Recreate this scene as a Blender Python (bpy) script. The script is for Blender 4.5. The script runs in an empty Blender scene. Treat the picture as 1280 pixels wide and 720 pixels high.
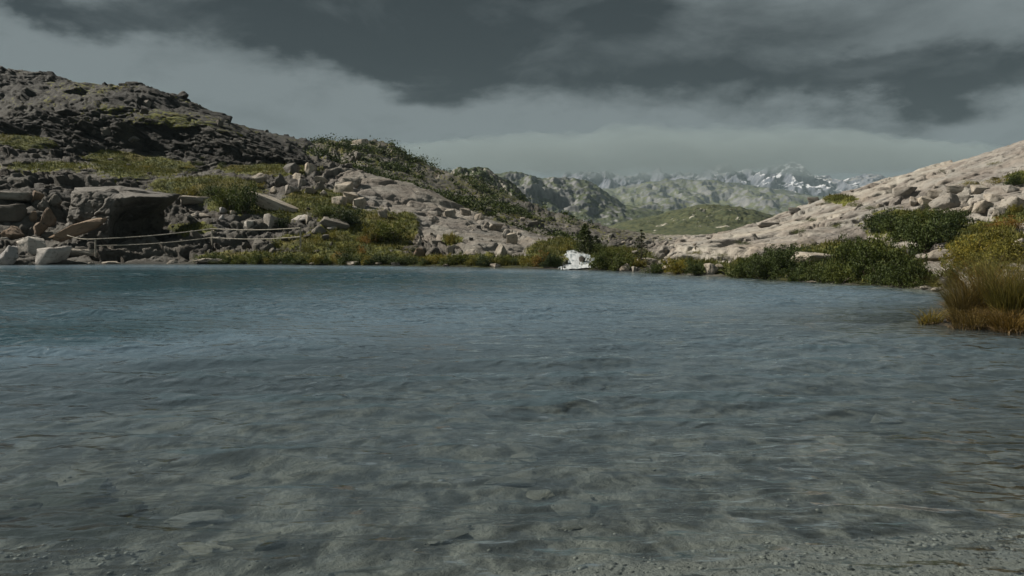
import bpy, math, random
import numpy as np
from mathutils import Vector, Matrix

random.seed(7); RNG = np.random.default_rng(7)
SC = bpy.context.scene
COL = SC.collection
R = math.radians

# ------------------------------------------------------------------ camera
W_PX, H_PX = 1280.0, 720.0
HFOV = R(65.0)
F_PX = W_PX / 2 / math.tan(HFOV / 2)
CAM_Z = 1.6
HORIZON = 296.0
PITCH = math.atan((360.0 - HORIZON) / F_PX)
cd = bpy.data.cameras.new('camera'); cam = bpy.data.objects.new('camera', cd); COL.objects.link(cam)
cd.sensor_width = 36.0; cd.angle = HFOV; cd.clip_start = 0.05; cd.clip_end = 20000
cam.location = (0, 0, CAM_Z); cam.rotation_euler = (math.pi / 2 - PITCH, 0, 0)
SC.camera = cam

# ------------------------------------------------------------------ light
SUN_DIR = Vector((-0.74, 0.20, 0.64)).normalized()      # towards the sun
sl = bpy.data.lights.new('sun', 'SUN'); sun = bpy.data.objects.new('sun', sl); COL.objects.link(sun)
sl.energy = 5.0; sl.angle = R(0.6); sl.color = (1.0, 0.93, 0.82)
sun.rotation_euler = SUN_DIR.to_track_quat('Z', 'Y').to_euler(); sun.location = (-40, -10, 60)

SC.view_settings.view_transform = 'Standard'
SC.view_settings.look = 'None'
SC.view_settings.exposure = 0.60
SC.view_settings.gamma = 1.0
SC.view_settings.use_curve_mapping = False
SC.cycles.use_denoising = True
SC.cycles.max_bounces = 6
SC.cycles.transparent_max_bounces = 12
SC.cycles.volume_bounces = 0
SC.cycles.sample_clamp_direct = 0.6
SC.cycles.sample_clamp_indirect = 2.0


class NT:
    """small helper round a node tree"""
    def __init__(s, tree):
        s.t = tree; s.n = tree.nodes; s.l = tree.links
    def add(s, typ, **kw):
        nd = s.n.new(typ)
        for k, v in kw.items():
            setattr(nd, k, v)
        return nd
    def put(s, sock, v):
        if hasattr(v, 'is_output') or hasattr(v, 'links') and not isinstance(v, (tuple, list)):
            s.l.new(v, sock)
        else:
            sock.default_value = v
    def math(s, op, a, b=None, c=None, clamp=False):
        nd = s.add('ShaderNodeMath', operation=op, use_clamp=clamp)
        s.put(nd.inputs[0], a)
        if b is not None: s.put(nd.inputs[1], b)
        if c is not None: s.put(nd.inputs[2], c)
        return nd.outputs[0]
    def mix(s, f, a, b, typ='MIX'):
        nd = s.add('ShaderNodeMixRGB', blend_type=typ)
        s.put(nd.inputs[0], f)
        for i, v in ((1, a), (2, b)):
            if isinstance(v, (tuple, list)) and len(v) == 3: v = (*v, 1)
            s.put(nd.inputs[i], v)
        return nd.outputs[0]
    def noise(s, vec, scale, detail=5, rough=0.55, dist=0.0, dim='3D'):
        nd = s.add('ShaderNodeTexNoise', noise_dimensions=dim)
        s.l.new(vec, nd.inputs['Vector'])
        nd.inputs['Scale'].default_value = scale; nd.inputs['Detail'].default_value = detail
        nd.inputs['Roughness'].default_value = rough; nd.inputs['Distortion'].default_value = dist
        return nd.outputs['Fac']
    def ramp(s, v, a, b, smooth=True):
        nd = s.add('ShaderNodeMapRange', interpolation_type='SMOOTHSTEP' if smooth else 'LINEAR')
        s.put(nd.inputs[0], v); nd.inputs[1].default_value = a; nd.inputs[2].default_value = b
        return nd.outputs[0]
    def mapping(s, vec, scale=(1, 1, 1), rot=(0, 0, 0), loc=(0, 0, 0)):
        nd = s.add('ShaderNodeMapping')
        s.l.new(vec, nd.inputs[0]); nd.inputs['Scale'].default_value = scale
        nd.inputs['Rotation'].default_value = rot; nd.inputs['Location'].default_value = loc
        return nd.outputs[0]


def cam_dir(px, py):
    a = (px - 640.0) / F_PX; b = (360.0 - py) / F_PX
    cp, sp = math.cos(PITCH), math.sin(PITCH)
    return Vector((a, cp + b * sp, -sp + b * cp))


def P(px, py, D):
    d = cam_dir(px, py); t = D / d.y
    return (d.x * t, D, CAM_Z + d.z * t)


def project(x, y, z):
    cp, sp = math.cos(PITCH), math.sin(PITCH)
    zz = z - CAM_Z
    fw = np.maximum(y * cp - zz * sp, 0.05)
    up = y * sp + zz * cp
    return 640.0 + F_PX * x / fw, 360.0 - F_PX * up / fw


# ------------------------------------------------------------------ sky: storm clouds over a Nishita sky
w = bpy.data.worlds.new('World'); SC.world = w; w.use_nodes = True
T = NT(w.node_tree); T.n.clear()
out = T.add('ShaderNodeOutputWorld'); bg = T.add('ShaderNodeBackground')
T.l.new(bg.outputs[0], out.inputs[0])
sky = T.add('ShaderNodeTexSky', sky_type='NISHITA')
sky.sun_disc = False
sky.sun_elevation = math.asin(SUN_DIR.z); sky.sun_rotation = math.atan2(SUN_DIR.x, SUN_DIR.y)
sky.altitude = 2000
tc = T.add('ShaderNodeTexCoord'); gen = tc.outputs['Generated']
sep = T.add('ShaderNodeSeparateXYZ'); T.l.new(gen, sep.inputs[0])
dx, dy, dz = sep.outputs
az = T.math('ARCTAN2', dx, dy)
el = T.math('ARCSINE', dz)
# warp so that cloud edges are ragged
n1 = T.noise(T.mapping(gen, (1.0, 1.0, 2.2), loc=(3.1, 0.4, 1.7)), 6.0, 8, 0.6)
n2 = T.noise(T.mapping(gen, (1.0, 1.0, 2.2), loc=(9.1, 4.4, 5.7)), 6.0, 8, 0.6)
waz = T.math('MULTIPLY_ADD', T.math('SUBTRACT', n1, 0.5), 0.38, az)
wel = T.math('MULTIPLY_ADD', T.math('SUBTRACT', n2, 0.5), 0.17, el)


def blob(px, py, rx, ry, amt):
    d = cam_dir(px, py).normalized()
    a0 = math.atan2(d.x, d.y); e0 = math.asin(d.z)
    u = T.math('MULTIPLY', T.math('SUBTRACT', waz, a0), F_PX / rx)
    v = T.math('MULTIPLY', T.math('SUBTRACT', wel, e0), F_PX / ry)
    r2 = T.math('ADD', T.math('MULTIPLY', u, u), T.math('MULTIPLY', v, v))
    return T.math('MULTIPLY', T.math('EXPONENT', T.math('MULTIPLY', r2, -1.0)), amt)


BLOBS = [(300, -25, 190, 60, 0.6), (470, 10, 190, 70, 1.0), (560, 60, 150, 50, 0.8), (770, 80, 130, 55, 0.9),
         (760, -20, 260, 50, 0.6), (1050, 105, 190, 42, 0.95), (1240, 95, 130, 40, 0.55), (10, -10, 70, 22, 0.7),
         (650, 30, 140, 50, 0.7), (1190, 0, 160, 40, 0.35), (960, 30, 120, 40, 0.35), (150, 10, 110, 30, 0.35)]
acc = None
for b in BLOBS:
    o_ = blob(*b); acc = o_ if acc is None else T.math('ADD', acc, o_)
# general cover: unseen dark masses above the view, shaped to hold down ambient light
nb = T.noise(T.mapping(gen, (1, 1, 2.0), loc=(1.3, 7.7, 0.2)), 2.6, 7, 0.55)
above = T.ramp(el, 0.30, 0.50)
cover = T.math('MULTIPLY', T.ramp(nb, 0.38, 0.64), above)
fine = T.noise(T.mapping(gen, (1, 1, 2.4), loc=(5.3, 2.7, 8.2)), 6.0, 8, 0.60, 0.5)
fine_b = T.noise(T.mapping(gen, (1, 1, 2.4), loc=(5.345, 2.7, 8.13)), 6.0, 8, 0.60, 0.5)
relief = T.math('MULTIPLY', T.math('SUBTRACT', fine, fine_b), 0.6)
dark = T.math('MAXIMUM', T.ramp(acc, 0.10, 1.05), T.math('MULTIPLY', cover, 0.80))
dark = T.math('ADD', dark, T.math('MULTIPLY', T.math('SUBTRACT', fine, 0.5), 0.85))
dark = T.math('ADD', dark, relief, clamp=True)
cloud = T.mix(dark, (0.188, 0.220, 0.226), (0.025, 0.033, 0.037))
low = T.ramp(el, 0.10, 0.02)
cloud = T.mix(T.math('MULTIPLY', low, 0.25), cloud, (0.185, 0.205, 0.20))
skyc = T.mix(1.0, sky.outputs[0], (0.045, 0.045, 0.045), 'MULTIPLY')
T.l.new(T.mix(0.965, skyc, cloud), bg.inputs['Color'])
bg.inputs['Strength'].default_value = 0.67

# ------------------------------------------------------------------ numpy noise
U32 = np.uint32


def hash3(ix, iy, iz, seed):
    with np.errstate(over='ignore'):
        h = ix.astype(U32) * U32(374761393) + iy.astype(U32) * U32(668265263) + iz.astype(U32) * U32(2246822519) + U32((seed * 3266489917) & 0xffffffff)
        h ^= h >> U32(13); h *= U32(1274126177); h ^= h >> U32(16); h *= U32(2654435761); h ^= h >> U32(15)
    return h.astype(np.float32) * np.float32(1 / 4294967295.0)


def vnoise(p, seed=0):
    i = np.floor(p).astype(np.int64); f = (p - i).astype(np.float32); f = f * f * f * (f * (f * 6 - 15) + 10)
    x, y, z = i[:, 0], i[:, 1], i[:, 2]
    r = 0
    for a in (0, 1):
        for b in (0, 1):
            for c in (0, 1):
                wgt = (f[:, 0] if a else 1 - f[:, 0]) * (f[:, 1] if b else 1 - f[:, 1]) * (f[:, 2] if c else 1 - f[:, 2])
                r = r + wgt * hash3(x + a, y + b, z + c, seed)
    return r


def fbm(p, octaves=5, seed=0, gain=0.5, ridged=False):
    r = 0; a = 1.0; tot = 0
    q = np.asarray(p, dtype=np.float64)
    for o in range(octaves):
        n = vnoise(q, seed + o * 17)
        if ridged: n = 1 - np.abs(2 * n - 1)
        r = r + a * n; tot += a; a *= gain
        q = q * 2.03 + 11.7
    return r / tot


def blocks(q, seed):
    """fractured-rock field: each random cell is a tilted plate; returns height, crack closeness, cell random"""
    i0 = np.floor(q).astype(np.int64)
    N = len(q)
    d1 = np.full(N, 9.0, np.float32); d2 = np.full(N, 9.0, np.float32)
    hv = np.zeros(N, np.float32); rnd = np.zeros(N, np.float32)
    qf = q
    for a in (-1, 0, 1):
        for b in (-1, 0, 1):
            for c in (-1, 0, 1):
                x, y, z = i0[:, 0] + a, i0[:, 1] + b, i0[:, 2] + c
                h = hash3(x, y, z, seed)
                h2 = hash3(x, y, z, seed + 1); h3_ = hash3(x, y, z, seed + 2)
                ex = (qf[:, 0] - (x + 0.1 + 0.8 * h)).astype(np.float32)
                ey = (qf[:, 1] - (y + 0.1 + 0.8 * h2)).astype(np.float32)
                ez = (qf[:, 2] - (z + 0.1 + 0.8 * h3_)).astype(np.float32)
                d = np.abs(ex) * 0.55 + np.abs(ey) * 0.55 + np.abs(ez) * 0.55 + 0.5 * np.sqrt(ex * ex + ey * ey + ez * ez)
                m = d < d1
                d2 = np.where(m, d1, np.minimum(d2, d))
                k = (h * 7.31 + h2 * 3.77) % 1.0
                k2 = (h3_ * 5.17 + h * 2.9) % 1.0
                pl = (k - 0.5) * 1.5 + ex * (h2 - 0.5) * 1.3 + ez * (h3_ - 0.5) * 1.0 + ey * (k2 - 0.5) * 1.0
                hv = np.where(m, pl, hv); rnd = np.where(m, k2, rnd); d1 = np.where(m, d, d1)
    return hv, np.clip((d2 - d1) * 5.0, 0, 1), rnd


def sstep(x, a, b):
    t = np.clip((x - a) / (b - a), 0, 1); return t * t * (3 - 2 * t)


# ------------------------------------------------------------------ materials
def new_mat(name):
    m = bpy.data.materials.new(name); m.use_nodes = True
    t = NT(m.node_tree); t.n.clear()
    o = t.add('ShaderNodeOutputMaterial'); b = t.add('ShaderNodeBsdfPrincipled')
    t.l.new(b.outputs[0], o.inputs[0])
    b.inputs['Roughness'].default_value = 0.9
    b.inputs['Specular IOR Level'].default_value = 0.25
    return m, t, b, o


def bump(t, b, h, strength, dist):
    nd = t.add('ShaderNodeBump'); nd.inputs['Strength'].default_value = strength; nd.inputs['Distance'].default_value = dist
    t.l.new(h, nd.inputs['Height']); t.l.new(nd.outputs[0], b.inputs['Normal'])


def rock_color(t, vec, pale, warm, scale=1.0):
    nA = t.noise(vec, 0.35 * scale, 6, 0.6)
    nB = t.noise(vec, 2.2 * scale, 6, 0.65)
    nC = t.noise(t.mapping(vec, (1, 1, 3.5), rot=(0, R(18), 0)), 1.1 * scale, 5, 0.6)
    c = t.mix(t.ramp(nA, 0.35, 0.65), pale, warm)
    c = t.mix(t.math('MULTIPLY', t.ramp(nB, 0.52, 0.72), 0.75), c, (0.055, 0.055, 0.048))      # lichen and seepage
    c = t.mix(t.math('MULTIPLY', t.ramp(nC, 0.55, 0.75), 0.55), c, (0.10, 0.088, 0.07))
    return c


def attr(t, name):
    nd = t.add('ShaderNodeAttribute'); nd.attribute_name = name
    return nd.outputs['Fac']


def terrain_material():
    m, t, b, o = new_mat('hillside_rock')
    pos = t.add('ShaderNodeNewGeometry').outputs['Position']
    c_d = rock_color(t, pos, (0.052, 0.052, 0.049), (0.022, 0.022, 0.021))  # lichen dark rock, darkened further with the cliff's shade put in
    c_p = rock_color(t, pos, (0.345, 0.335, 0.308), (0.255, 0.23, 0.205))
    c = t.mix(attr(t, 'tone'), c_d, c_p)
    cr = attr(t, 'plate')
    c = t.mix(1.0, c, t.mix(cr, (0.62, 0.62, 0.64), (1.15, 1.1, 1.02)), 'MULTIPLY')
    g = t.noise(pos, 1.7, 6, 0.65)
    g2 = t.noise(pos, 0.25, 3, 0.5)
    gc = t.mix(t.ramp(g, 0.35, 0.7), (0.026, 0.038, 0.008), (0.125, 0.125, 0.020))
    gc = t.mix(t.math('MULTIPLY', t.ramp(g2, 0.5, 0.72), 0.5), gc, (0.13, 0.095, 0.030))
    v = t.math('ADD', attr(t, 'veg'), t.math('MULTIPLY', t.math('SUBTRACT', g, 0.5), 1.9))
    c = t.mix(t.ramp(v, 0.38, 0.58), c, gc)
    # lake bed: gravel, silt and darker patches on submerged ground
    bedn = t.noise(t.mapping(pos, (1.7, 0.75, 1)), 2.0, 4, 0.55, 0.4); peb = t.add('ShaderNodeTexVoronoi'); peb.inputs['Scale'].default_value = 7.0
    t.l.new(t.mapping(pos, (1.25, 0.6, 1)), peb.inputs['Vector'])
    bc = t.mix(t.ramp(bedn, 0.38, 0.62), (0.19, 0.182, 0.166), (0.030, 0.029, 0.026))
    pv = t.add('ShaderNodeSeparateXYZ'); t.l.new(peb.outputs['Color'], pv.inputs[0])
    bc = t.mix(0.75, bc, t.mix(1.0, bc, t.mix(pv.outputs[0], (0.45, 0.45, 0.45), (1.3, 1.28, 1.24)), 'MULTIPLY'))
    bc = t.mix(attr(t, 'shoal'), bc, t.mix(t.ramp(t.noise(t.mapping(pos, (1, 0.5, 1)), 30.0, 3, 0.6), 0.33, 0.42), (0.035, 0.034, 0.031), (0.19, 0.18, 0.165)))
    bc = t.mix(attr(t, 'bed_dark'), bc, (0.008, 0.011, 0.007))
    c = t.mix(attr(t, 'bed'), c, bc)
    zz = t.add('ShaderNodeSeparateXYZ'); t.l.new(pos, zz.inputs[0])
    wet = t.ramp(t.math('ADD', zz.outputs[2], t.math('MULTIPLY', t.math('SUBTRACT', g, 0.5), 0.3)), 0.22, 0.02)
    c = t.mix(t.math('MULTIPLY', t.math('MULTIPLY', wet, t.ramp(zz.outputs[1], 10, 13)), t.ramp(zz.outputs[2], -0.06, 0.0)), c, t.mix(1.0, c, (0.35, 0.36, 0.34), 'MULTIPLY'))
    t.l.new(c, b.inputs['Base Color'])
    h = t.math('ADD', t.noise(pos, 3.0, 8, 0.7), t.math('MULTIPLY', t.noise(pos, 14.0, 5, 0.6), 0.25))
    bump(t, b, h, 0.8, 0.25)
    return m


def rock_material(name, pale, warm, wet=0.0):
    m, t, b, o = new_mat(name)
    oi = t.add('ShaderNodeObjectInfo')
    tcn = t.add('ShaderNodeTexCoord').outputs['Object']
    vec = t.add('ShaderNodeVectorMath', operation='ADD'); t.l.new(tcn, vec.inputs[0])
    off = t.add('ShaderNodeVectorMath', operation='SCALE'); off.inputs[0].default_value = (31, 17, 53)
    t.l.new(oi.outputs['Random'], off.inputs['Scale']); t.l.new(off.outputs[0], vec.inputs[1])
    c = rock_color(t, vec.outputs[0], pale, warm, 1.6)
    c = t.mix(1.0, c, t.mix(oi.outputs['Random'], (0.7, 0.7, 0.72), (1.15, 1.1, 1.04)), 'MULTIPLY')
    t.l.new(c, b.inputs['Base Color'])
    b.inputs['Roughness'].default_value = 0.9 - wet
    h = t.math('ADD', t.noise(vec.outputs[0], 5.0, 8, 0.7), t.math('MULTIPLY', t.noise(vec.outputs[0], 22.0, 4, 0.6), 0.3))
    bump(t, b, h, 0.7, 0.12)
    return m


def leaf_material(name, c1, c2, rand=True, translucent=0.25):
    m, t, b, o = new_mat(name)
    tint = attr(t, 'tint')
    c = t.mix(tint, c1, c2)
    oi = t.add('ShaderNodeObjectInfo')
    c = t.mix(1.0, c, t.mix(oi.outputs['Random'], (0.60, 0.68, 0.70), (1.45, 1.28, 0.95)), 'MULTIPLY')
    t.l.new(c, b.inputs['Base Color']); b.inputs['Roughness'].default_value = 0.7
    tr = t.add('ShaderNodeBsdfTranslucent'); t.l.new(c, tr.inputs[0])
    mx = t.add('ShaderNodeMixShader'); mx.inputs[0].default_value = translucent
    t.l.new(b.outputs[0], mx.inputs[1]); t.l.new(tr.outputs[0], mx.inputs[2]); t.l.new(mx.outputs[0], o.inputs[0])
    return m


def plain_material(name, col, rough=0.85, var=0.3, scale=6.0):
    m, t, b, o = new_mat(name)
    tcn = t.add('ShaderNodeTexCoord').outputs['Object']
    n = t.noise(tcn, scale, 5, 0.6)
    t.l.new(t.mix(t.ramp(n, 0.3, 0.7), tuple(x * (1 - var) for x in col), tuple(x * (1 + var) for x in col)), b.inputs['Base Color'])
    b.inputs['Roughness'].default_value = rough
    return m


M = {}
M['terrain'] = terrain_material()
M['rock_grey'] = rock_material('grey_granite', (0.18, 0.172, 0.157), (0.12, 0.113, 0.10))
M['rock_pale'] = rock_material('pale_granite', (0.36, 0.34, 0.30), (0.27, 0.24, 0.20))
M['rock_white'] = rock_material('white_granite', (0.42, 0.415, 0.40), (0.34, 0.33, 0.31))
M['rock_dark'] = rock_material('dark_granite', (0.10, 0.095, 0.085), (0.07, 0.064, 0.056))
M['rock_rust'] = rock_material('rusty_granite', (0.20, 0.155, 0.115), (0.13, 0.095, 0.07))
M['rock_wet'] = rock_material('submerged_stone', (0.26, 0.25, 0.225), (0.13, 0.125, 0.105), 0.2)
M['rock_dark_bed'] = rock_material('dark_bed_stone', (0.035, 0.042, 0.030), (0.022, 0.028, 0.018), 0.2)  # very dark stones for the dark bed patch
M['leaf_dark'] = leaf_material('dark_green_leaves', (0.010, 0.020, 0.006), (0.060, 0.085, 0.020))
M['leaf_mid'] = leaf_material('green_leaves', (0.018, 0.036, 0.008), (0.105, 0.125, 0.026))
M['leaf_olive'] = leaf_material('olive_leaves', (0.045, 0.055, 0.010), (0.20, 0.18, 0.034))
M['leaf_ochre'] = leaf_material('ochre_leaves', (0.10, 0.06, 0.014), (0.24, 0.15, 0.035))
M['needle'] = leaf_material('spruce_needles', (0.016, 0.028, 0.009), (0.055, 0.080, 0.022))
M['needle_larch'] = leaf_material('larch_needles', (0.025, 0.035, 0.012), (0.065, 0.07, 0.022))
M['bark'] = plain_material('bark', (0.07, 0.055, 0.042))
M['twig'] = plain_material('grey_twigs', (0.11, 0.09, 0.07))
M['grass'] = leaf_material('meadow_grass', (0.035, 0.050, 0.010), (0.14, 0.13, 0.028))
M['sedge'] = leaf_material('sedge_blades', (0.024, 0.032, 0.008), (0.215, 0.175, 0.036))
M['sedge_brown'] = leaf_material('brown_sedge_blades', (0.026, 0.022, 0.008), (0.19, 0.13, 0.034))
M['straw'] = leaf_material('dead_straw', (0.085, 0.058, 0.036), (0.31, 0.24, 0.165))
M['post'] = plain_material('weathered_post', (0.34, 0.31, 0.26))
M['rope'] = plain_material('rope', (0.42, 0.39, 0.33))


# ------------------------------------------------------------------ object helpers
def mesh_from(name, V, Fq, mat=None, smooth=False, attrs=None):
    me = bpy.data.meshes.new(name)
    V = np.asarray(V, dtype=np.float32); Fq = np.asarray(Fq, dtype=np.int32)
    k = Fq.shape[1]
    me.vertices.add(len(V)); me.vertices.foreach_set('co', V.ravel())
    me.loops.add(Fq.size); me.loops.foreach_set('vertex_index', Fq.ravel())
    me.polygons.add(len(Fq)); me.polygons.foreach_set('loop_start', np.arange(0, Fq.size, k, dtype=np.int32))
    me.polygons.foreach_set('loop_total', np.full(len(Fq), k, dtype=np.int32))
    if smooth: me.polygons.foreach_set('use_smooth', np.ones(len(Fq), dtype=bool))
    for an, av in (attrs or {}).items():
        a = me.attributes.new(an, 'FLOAT', 'POINT'); a.data.foreach_set('value', np.asarray(av, dtype=np.float32))
    me.update(calc_edges=True)
    if mat: me.materials.append(mat)
    return me


def link(name, me, parent=None, loc=None, rot=None, scale=None):
    o = bpy.data.objects.new(name, me); COL.objects.link(o)
    if parent: o.parent = parent
    if loc is not None: o.location = loc
    if rot is not None: o.rotation_euler = rot
    if scale is not None: o.scale = scale
    return o


def tag(o, label=None, cat=None, group=None, kind=None):
    if label: o['label'] = label
    if cat: o['category'] = cat
    if group: o['group'] = group
    if kind: o['kind'] = kind
    return o


def grid_faces(nr, nc):
    i = np.arange(nr * nc).reshape(nr, nc)
    return np.stack([i[:-1, :-1].ravel(), i[:-1, 1:].ravel(), i[1:, 1:].ravel(), i[1:, :-1].ravel()], 1)


# ------------------------------------------------------------------ the land round the lake
CTRL = []
def cp_(*pts):
    for p in pts: CTRL.append(P(*p))
def shoreD(py): return CAM_Z / -cam_dir(640, py).z * cam_dir(640, py).y
SHORE = [(-420, 329), (-200, 329), (0, 331), (90, 330.5), (190, 329.5), (280, 330), (370, 331), (450, 331.5), (530, 332.5), (600, 334), (660, 335.5), (705, 336.5), (760, 338),
         (830, 342), (900, 345.5), (960, 349), (1020, 353), (1080, 356.5), (1140, 360.5), (1190, 366)]
for px, py in SHORE: cp_((px, py, shoreD(py)))
# bank under the sedge on the right, then the shore running back to the viewer
CTRL += [P(1230, 380, shoreD(380)), P(1175, 398, shoreD(398)), P(1158, 406, shoreD(406)), P(1200, 413, shoreD(413)), P(1280, 419, shoreD(419)), P(1400, 432, shoreD(432))]
CTRL += [P(1240, 397, 15.6)[:2] + (0.16,), P(1290, 398, 16)[:2] + (0.3,), P(1400, 400, 17)[:2] + (0.6,), P(1330, 380, 20)[:2] + (0.7,)]
CTRL += [(9.5, 10, 0.0), (8.2, 7, 0.02), (6.6, 5, 0.02), (4.2, 4.3, -0.035), (2.2, 3.9, -0.03), (0.6, 3.8, -0.035), (3, 3.3, -0.01), (1, 3.1, -.01), (-0.3, 3.3, -0.06), (-1.5, 2.8, -.03), (-4, 2.4, 0), (-8, 2, 0),
         (0, 0, .15), (3, 1, .2), (-4, 0, .12), (8, 3, .35), (13, 8, .7), (-12, 0, .2), (0, -5, .5), (12, -4, .6), (-12, -5, .5), (20, 12, 1.5), (-25, 0, .3)]
# lake bed; far points deepened so the water colour carries the hill's dark reflection
CTRL += [(-2.5, 4.2, -.16), (-1.2, 4.6, -.2), (0.5, 4.6, -.14), (2.5, 5, -.12), (4.5, 6, -.12), (-3.3, 5.0, -.15), (-2.7, 5.0, -.15), (-4.6, 6, -.45), (0, 7, -.34), (3, 8, -.32), (6, 9, -.3), (-4, 9, -.42), (-7, 9.5, -.6),
         (0, 11, -.55), (4, 13, -.6), (8, 13, -.4), (-3.5, 11.5, -.7), (-7, 12.8, -2.2), (-11, 12.5, -2.4), (-9, 16, -1.9), (-13, 18, -2.1), (-4, 18, -1.5), (1, 18, -1.1), (6, 20, -1.1), (4, 26, -1.6), (10, 21, -.7), (-14, 28, -2.7), (-6, 30, -2.3), (2, 30, -1.9),
         (10, 25, -.8), (-20, 38, -2.4), (-8, 40, -1.9), (2, 36, -1.5), (-28, 40, -2.4), (-30, 20, -2.4), (-18, 8, -1.2)]
# left hill, lower terrace to crest
cp_((-350, 300, 53), (-350, 240, 60), (-350, 190, 82), (-350, 120, 105), (-350, 50, 135), (-200, 305, 51), (-200, 245, 59), (-200, 195, 80), (-200, 150, 95), (-200, 70, 130),
    (0, 315, 49.5), (0, 292, 52), (0, 242, 57), (0, 215, 68), (0, 188, 80), (0, 176, 85.5), (0, 148, 91), (0, 118, 102), (0, 92, 116), (0, 84, 124),
    (60, 314, 49.5), (60, 292, 52.5), (60, 236, 58), (60, 200, 74), (60, 186, 83), (60, 178, 86), (60, 150, 91), (60, 120, 102), (60, 97, 116), (60, 93, 123),
    (120, 318, 49), (120, 305, 51), (120, 285, 54.5), (120, 240, 60), (120, 205, 74), (120, 188, 85.5), (120, 148, 91), (120, 112, 104), (120, 105, 116),
    (170, 319, 49.5), (172, 313, 55), (176, 309, 60), (195, 319, 49.5), (200, 311, 56), (204, 306, 60), (185, 245, 64), (180, 215, 71), (180, 195, 85.5), (180, 145, 91), (180, 113, 104), (180, 107, 114),
    (240, 316, 49), (240, 292, 52.5), (240, 262, 57), (240, 235, 65), (240, 208, 82.5), (240, 163, 88), (240, 140, 100), (240, 136, 110),
    (300, 312, 49.5), (300, 288, 53), (300, 262, 57.5), (300, 235, 66), (300, 208, 82), (300, 172, 86.5), (300, 156, 96), (300, 153, 104),
    (350, 312, 49.5), (350, 282, 53.5), (350, 255, 60), (350, 225, 70), (350, 205, 82), (350, 187, 86), (350, 179, 94),
    (395, 308, 49.5), (395, 280, 54), (395, 255, 60), (395, 225, 70), (395, 207, 79), (395, 200, 84))
# the bare slab in the middle
cp_((430, 318, 48.5), (430, 285, 54), (430, 256, 62), (430, 232, 69), (440, 211, 77), (480, 316, 48.5), (480, 292, 54), (480, 262, 62), (480, 220, 77),
    (530, 318, 48), (530, 298, 53), (530, 270, 61), (530, 237, 76), (580, 322, 47.5), (580, 300, 53), (580, 262, 72), (625, 325, 46.5), (625, 303, 53), (625, 278, 66), (660, 328, 45.5), (660, 310, 51), (660, 294, 61),
    (695, 331, 43.5), (697, 317, 51))
# behind the slab, then the dark scrubby hill
cp_((440, 216, 92), (500, 236, 92), (560, 262, 90), (620, 290, 84), (670, 305, 76))
cp_((395, 198, 120), (420, 182, 140), (440, 175, 148), (480, 173, 152), (505, 186, 152), (530, 203, 148), (560, 216, 142), (590, 222, 142), (620, 240, 134), (650, 260, 124), (680, 282, 112), (708, 298, 100),
    (480, 205, 125), (540, 230, 120), (600, 258, 112), (650, 285, 100), (690, 302, 88), (350, 178, 150), (250, 150, 160), (100, 120, 180), (-100, 110, 190))
CTRL += [P(480, 178, 175)[:2] + (16,), P(600, 240, 165)[:2] + (7,), P(300, 180, 200)[:2] + (16,), P(-100, 150, 240)[:2] + (20,), P(500, 240, 240)[:2] + (10,), P(700, 290, 200)[:2] + (1.0,), P(720, 300, 250)[:2] + (0.5,)]
# stream gully and valley mouth
cp_((722, 329, 41.5), (722, 321, 43.5), (722, 317.5, 47), (725, 310, 58), (735, 306, 75), (760, 328, 42.5), (765, 314, 50), (770, 305, 68), (740, 303, 100), (800, 328, 40.5), (800, 312, 52), (810, 303, 75), (820, 301, 110))
# right hill
cp_((870, 330, 37.5), (870, 316, 44), (870, 305, 60), (870, 297, 82), (930, 332, 35), (930, 312, 43), (930, 295, 60), (930, 284, 88), (980, 330, 33), (980, 303, 45), (980, 278, 68), (980, 268, 88),
    (1030, 330, 32), (1030, 300, 43), (1030, 268, 62), (1030, 247, 84), (1080, 325, 31.5), (1080, 292, 42), (1080, 255, 60), (1080, 228, 80), (1140, 325, 30), (1140, 290, 38), (1140, 255, 52), (1140, 228, 66), (1140, 211, 77),
    (1190, 330, 28), (1190, 298, 34), (1190, 262, 45), (1190, 230, 58), (1190, 203, 74), (1240, 325, 26), (1240, 290, 32), (1240, 255, 43), (1240, 215, 60), (1240, 190, 71),
    (1290, 320, 25), (1290, 285, 31), (1290, 250, 41), (1290, 205, 58), (1290, 174, 70), (1400, 320, 25), (1400, 250, 38), (1400, 180, 54), (1400, 130, 68), (1600, 300, 28), (1600, 200, 42), (1600, 90, 66))
CTRL += [P(870, 300, 130)[:2] + (0.6,), P(980, 275, 130)[:2] + (2.5,), P(1080, 240, 120)[:2] + (5.5,), P(1190, 220, 115)[:2] + (8,), P(1290, 190, 110)[:2] + (10,), P(1500, 150, 120)[:2] + (17,), P(1000, 290, 220)[:2] + (0.,), P(1300, 200, 220)[:2] + (12,), P(850, 300, 220)[:2] + (0.,)]

CA = np.array(CTRL); CX, CZ = CA[:, :2], CA[:, 2]
_c = 1.6
A_ = np.sqrt(((CX[:, None] - CX[None]) ** 2).sum(-1) + _c * _c)
nP = len(CX)
Pm = np.concatenate([np.ones((nP, 1)), CX / 50.0], 1)
big = np.zeros((nP + 3, nP + 3)); big[:nP, :nP] = A_ - np.eye(nP) * 0.15; big[:nP, nP:] = Pm; big[nP:, :nP] = Pm.T
sol = np.linalg.solve(big, np.concatenate([CZ, np.zeros(3)]))


def base_z(x, y):
    o = np.empty(len(x))
    for s in range(0, len(x), 40000):
        xx, yy = x[s:s + 40000], y[s:s + 40000]
        d = np.sqrt((xx[:, None] - CX[None, :, 0]) ** 2 + (yy[:, None] - CX[None, :, 1]) ** 2 + _c * _c)
        o[s:s + 40000] = d @ sol[:nP] + sol[nP] + sol[nP + 1] * xx / 50 + sol[nP + 2] * yy / 50
    return o


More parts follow.
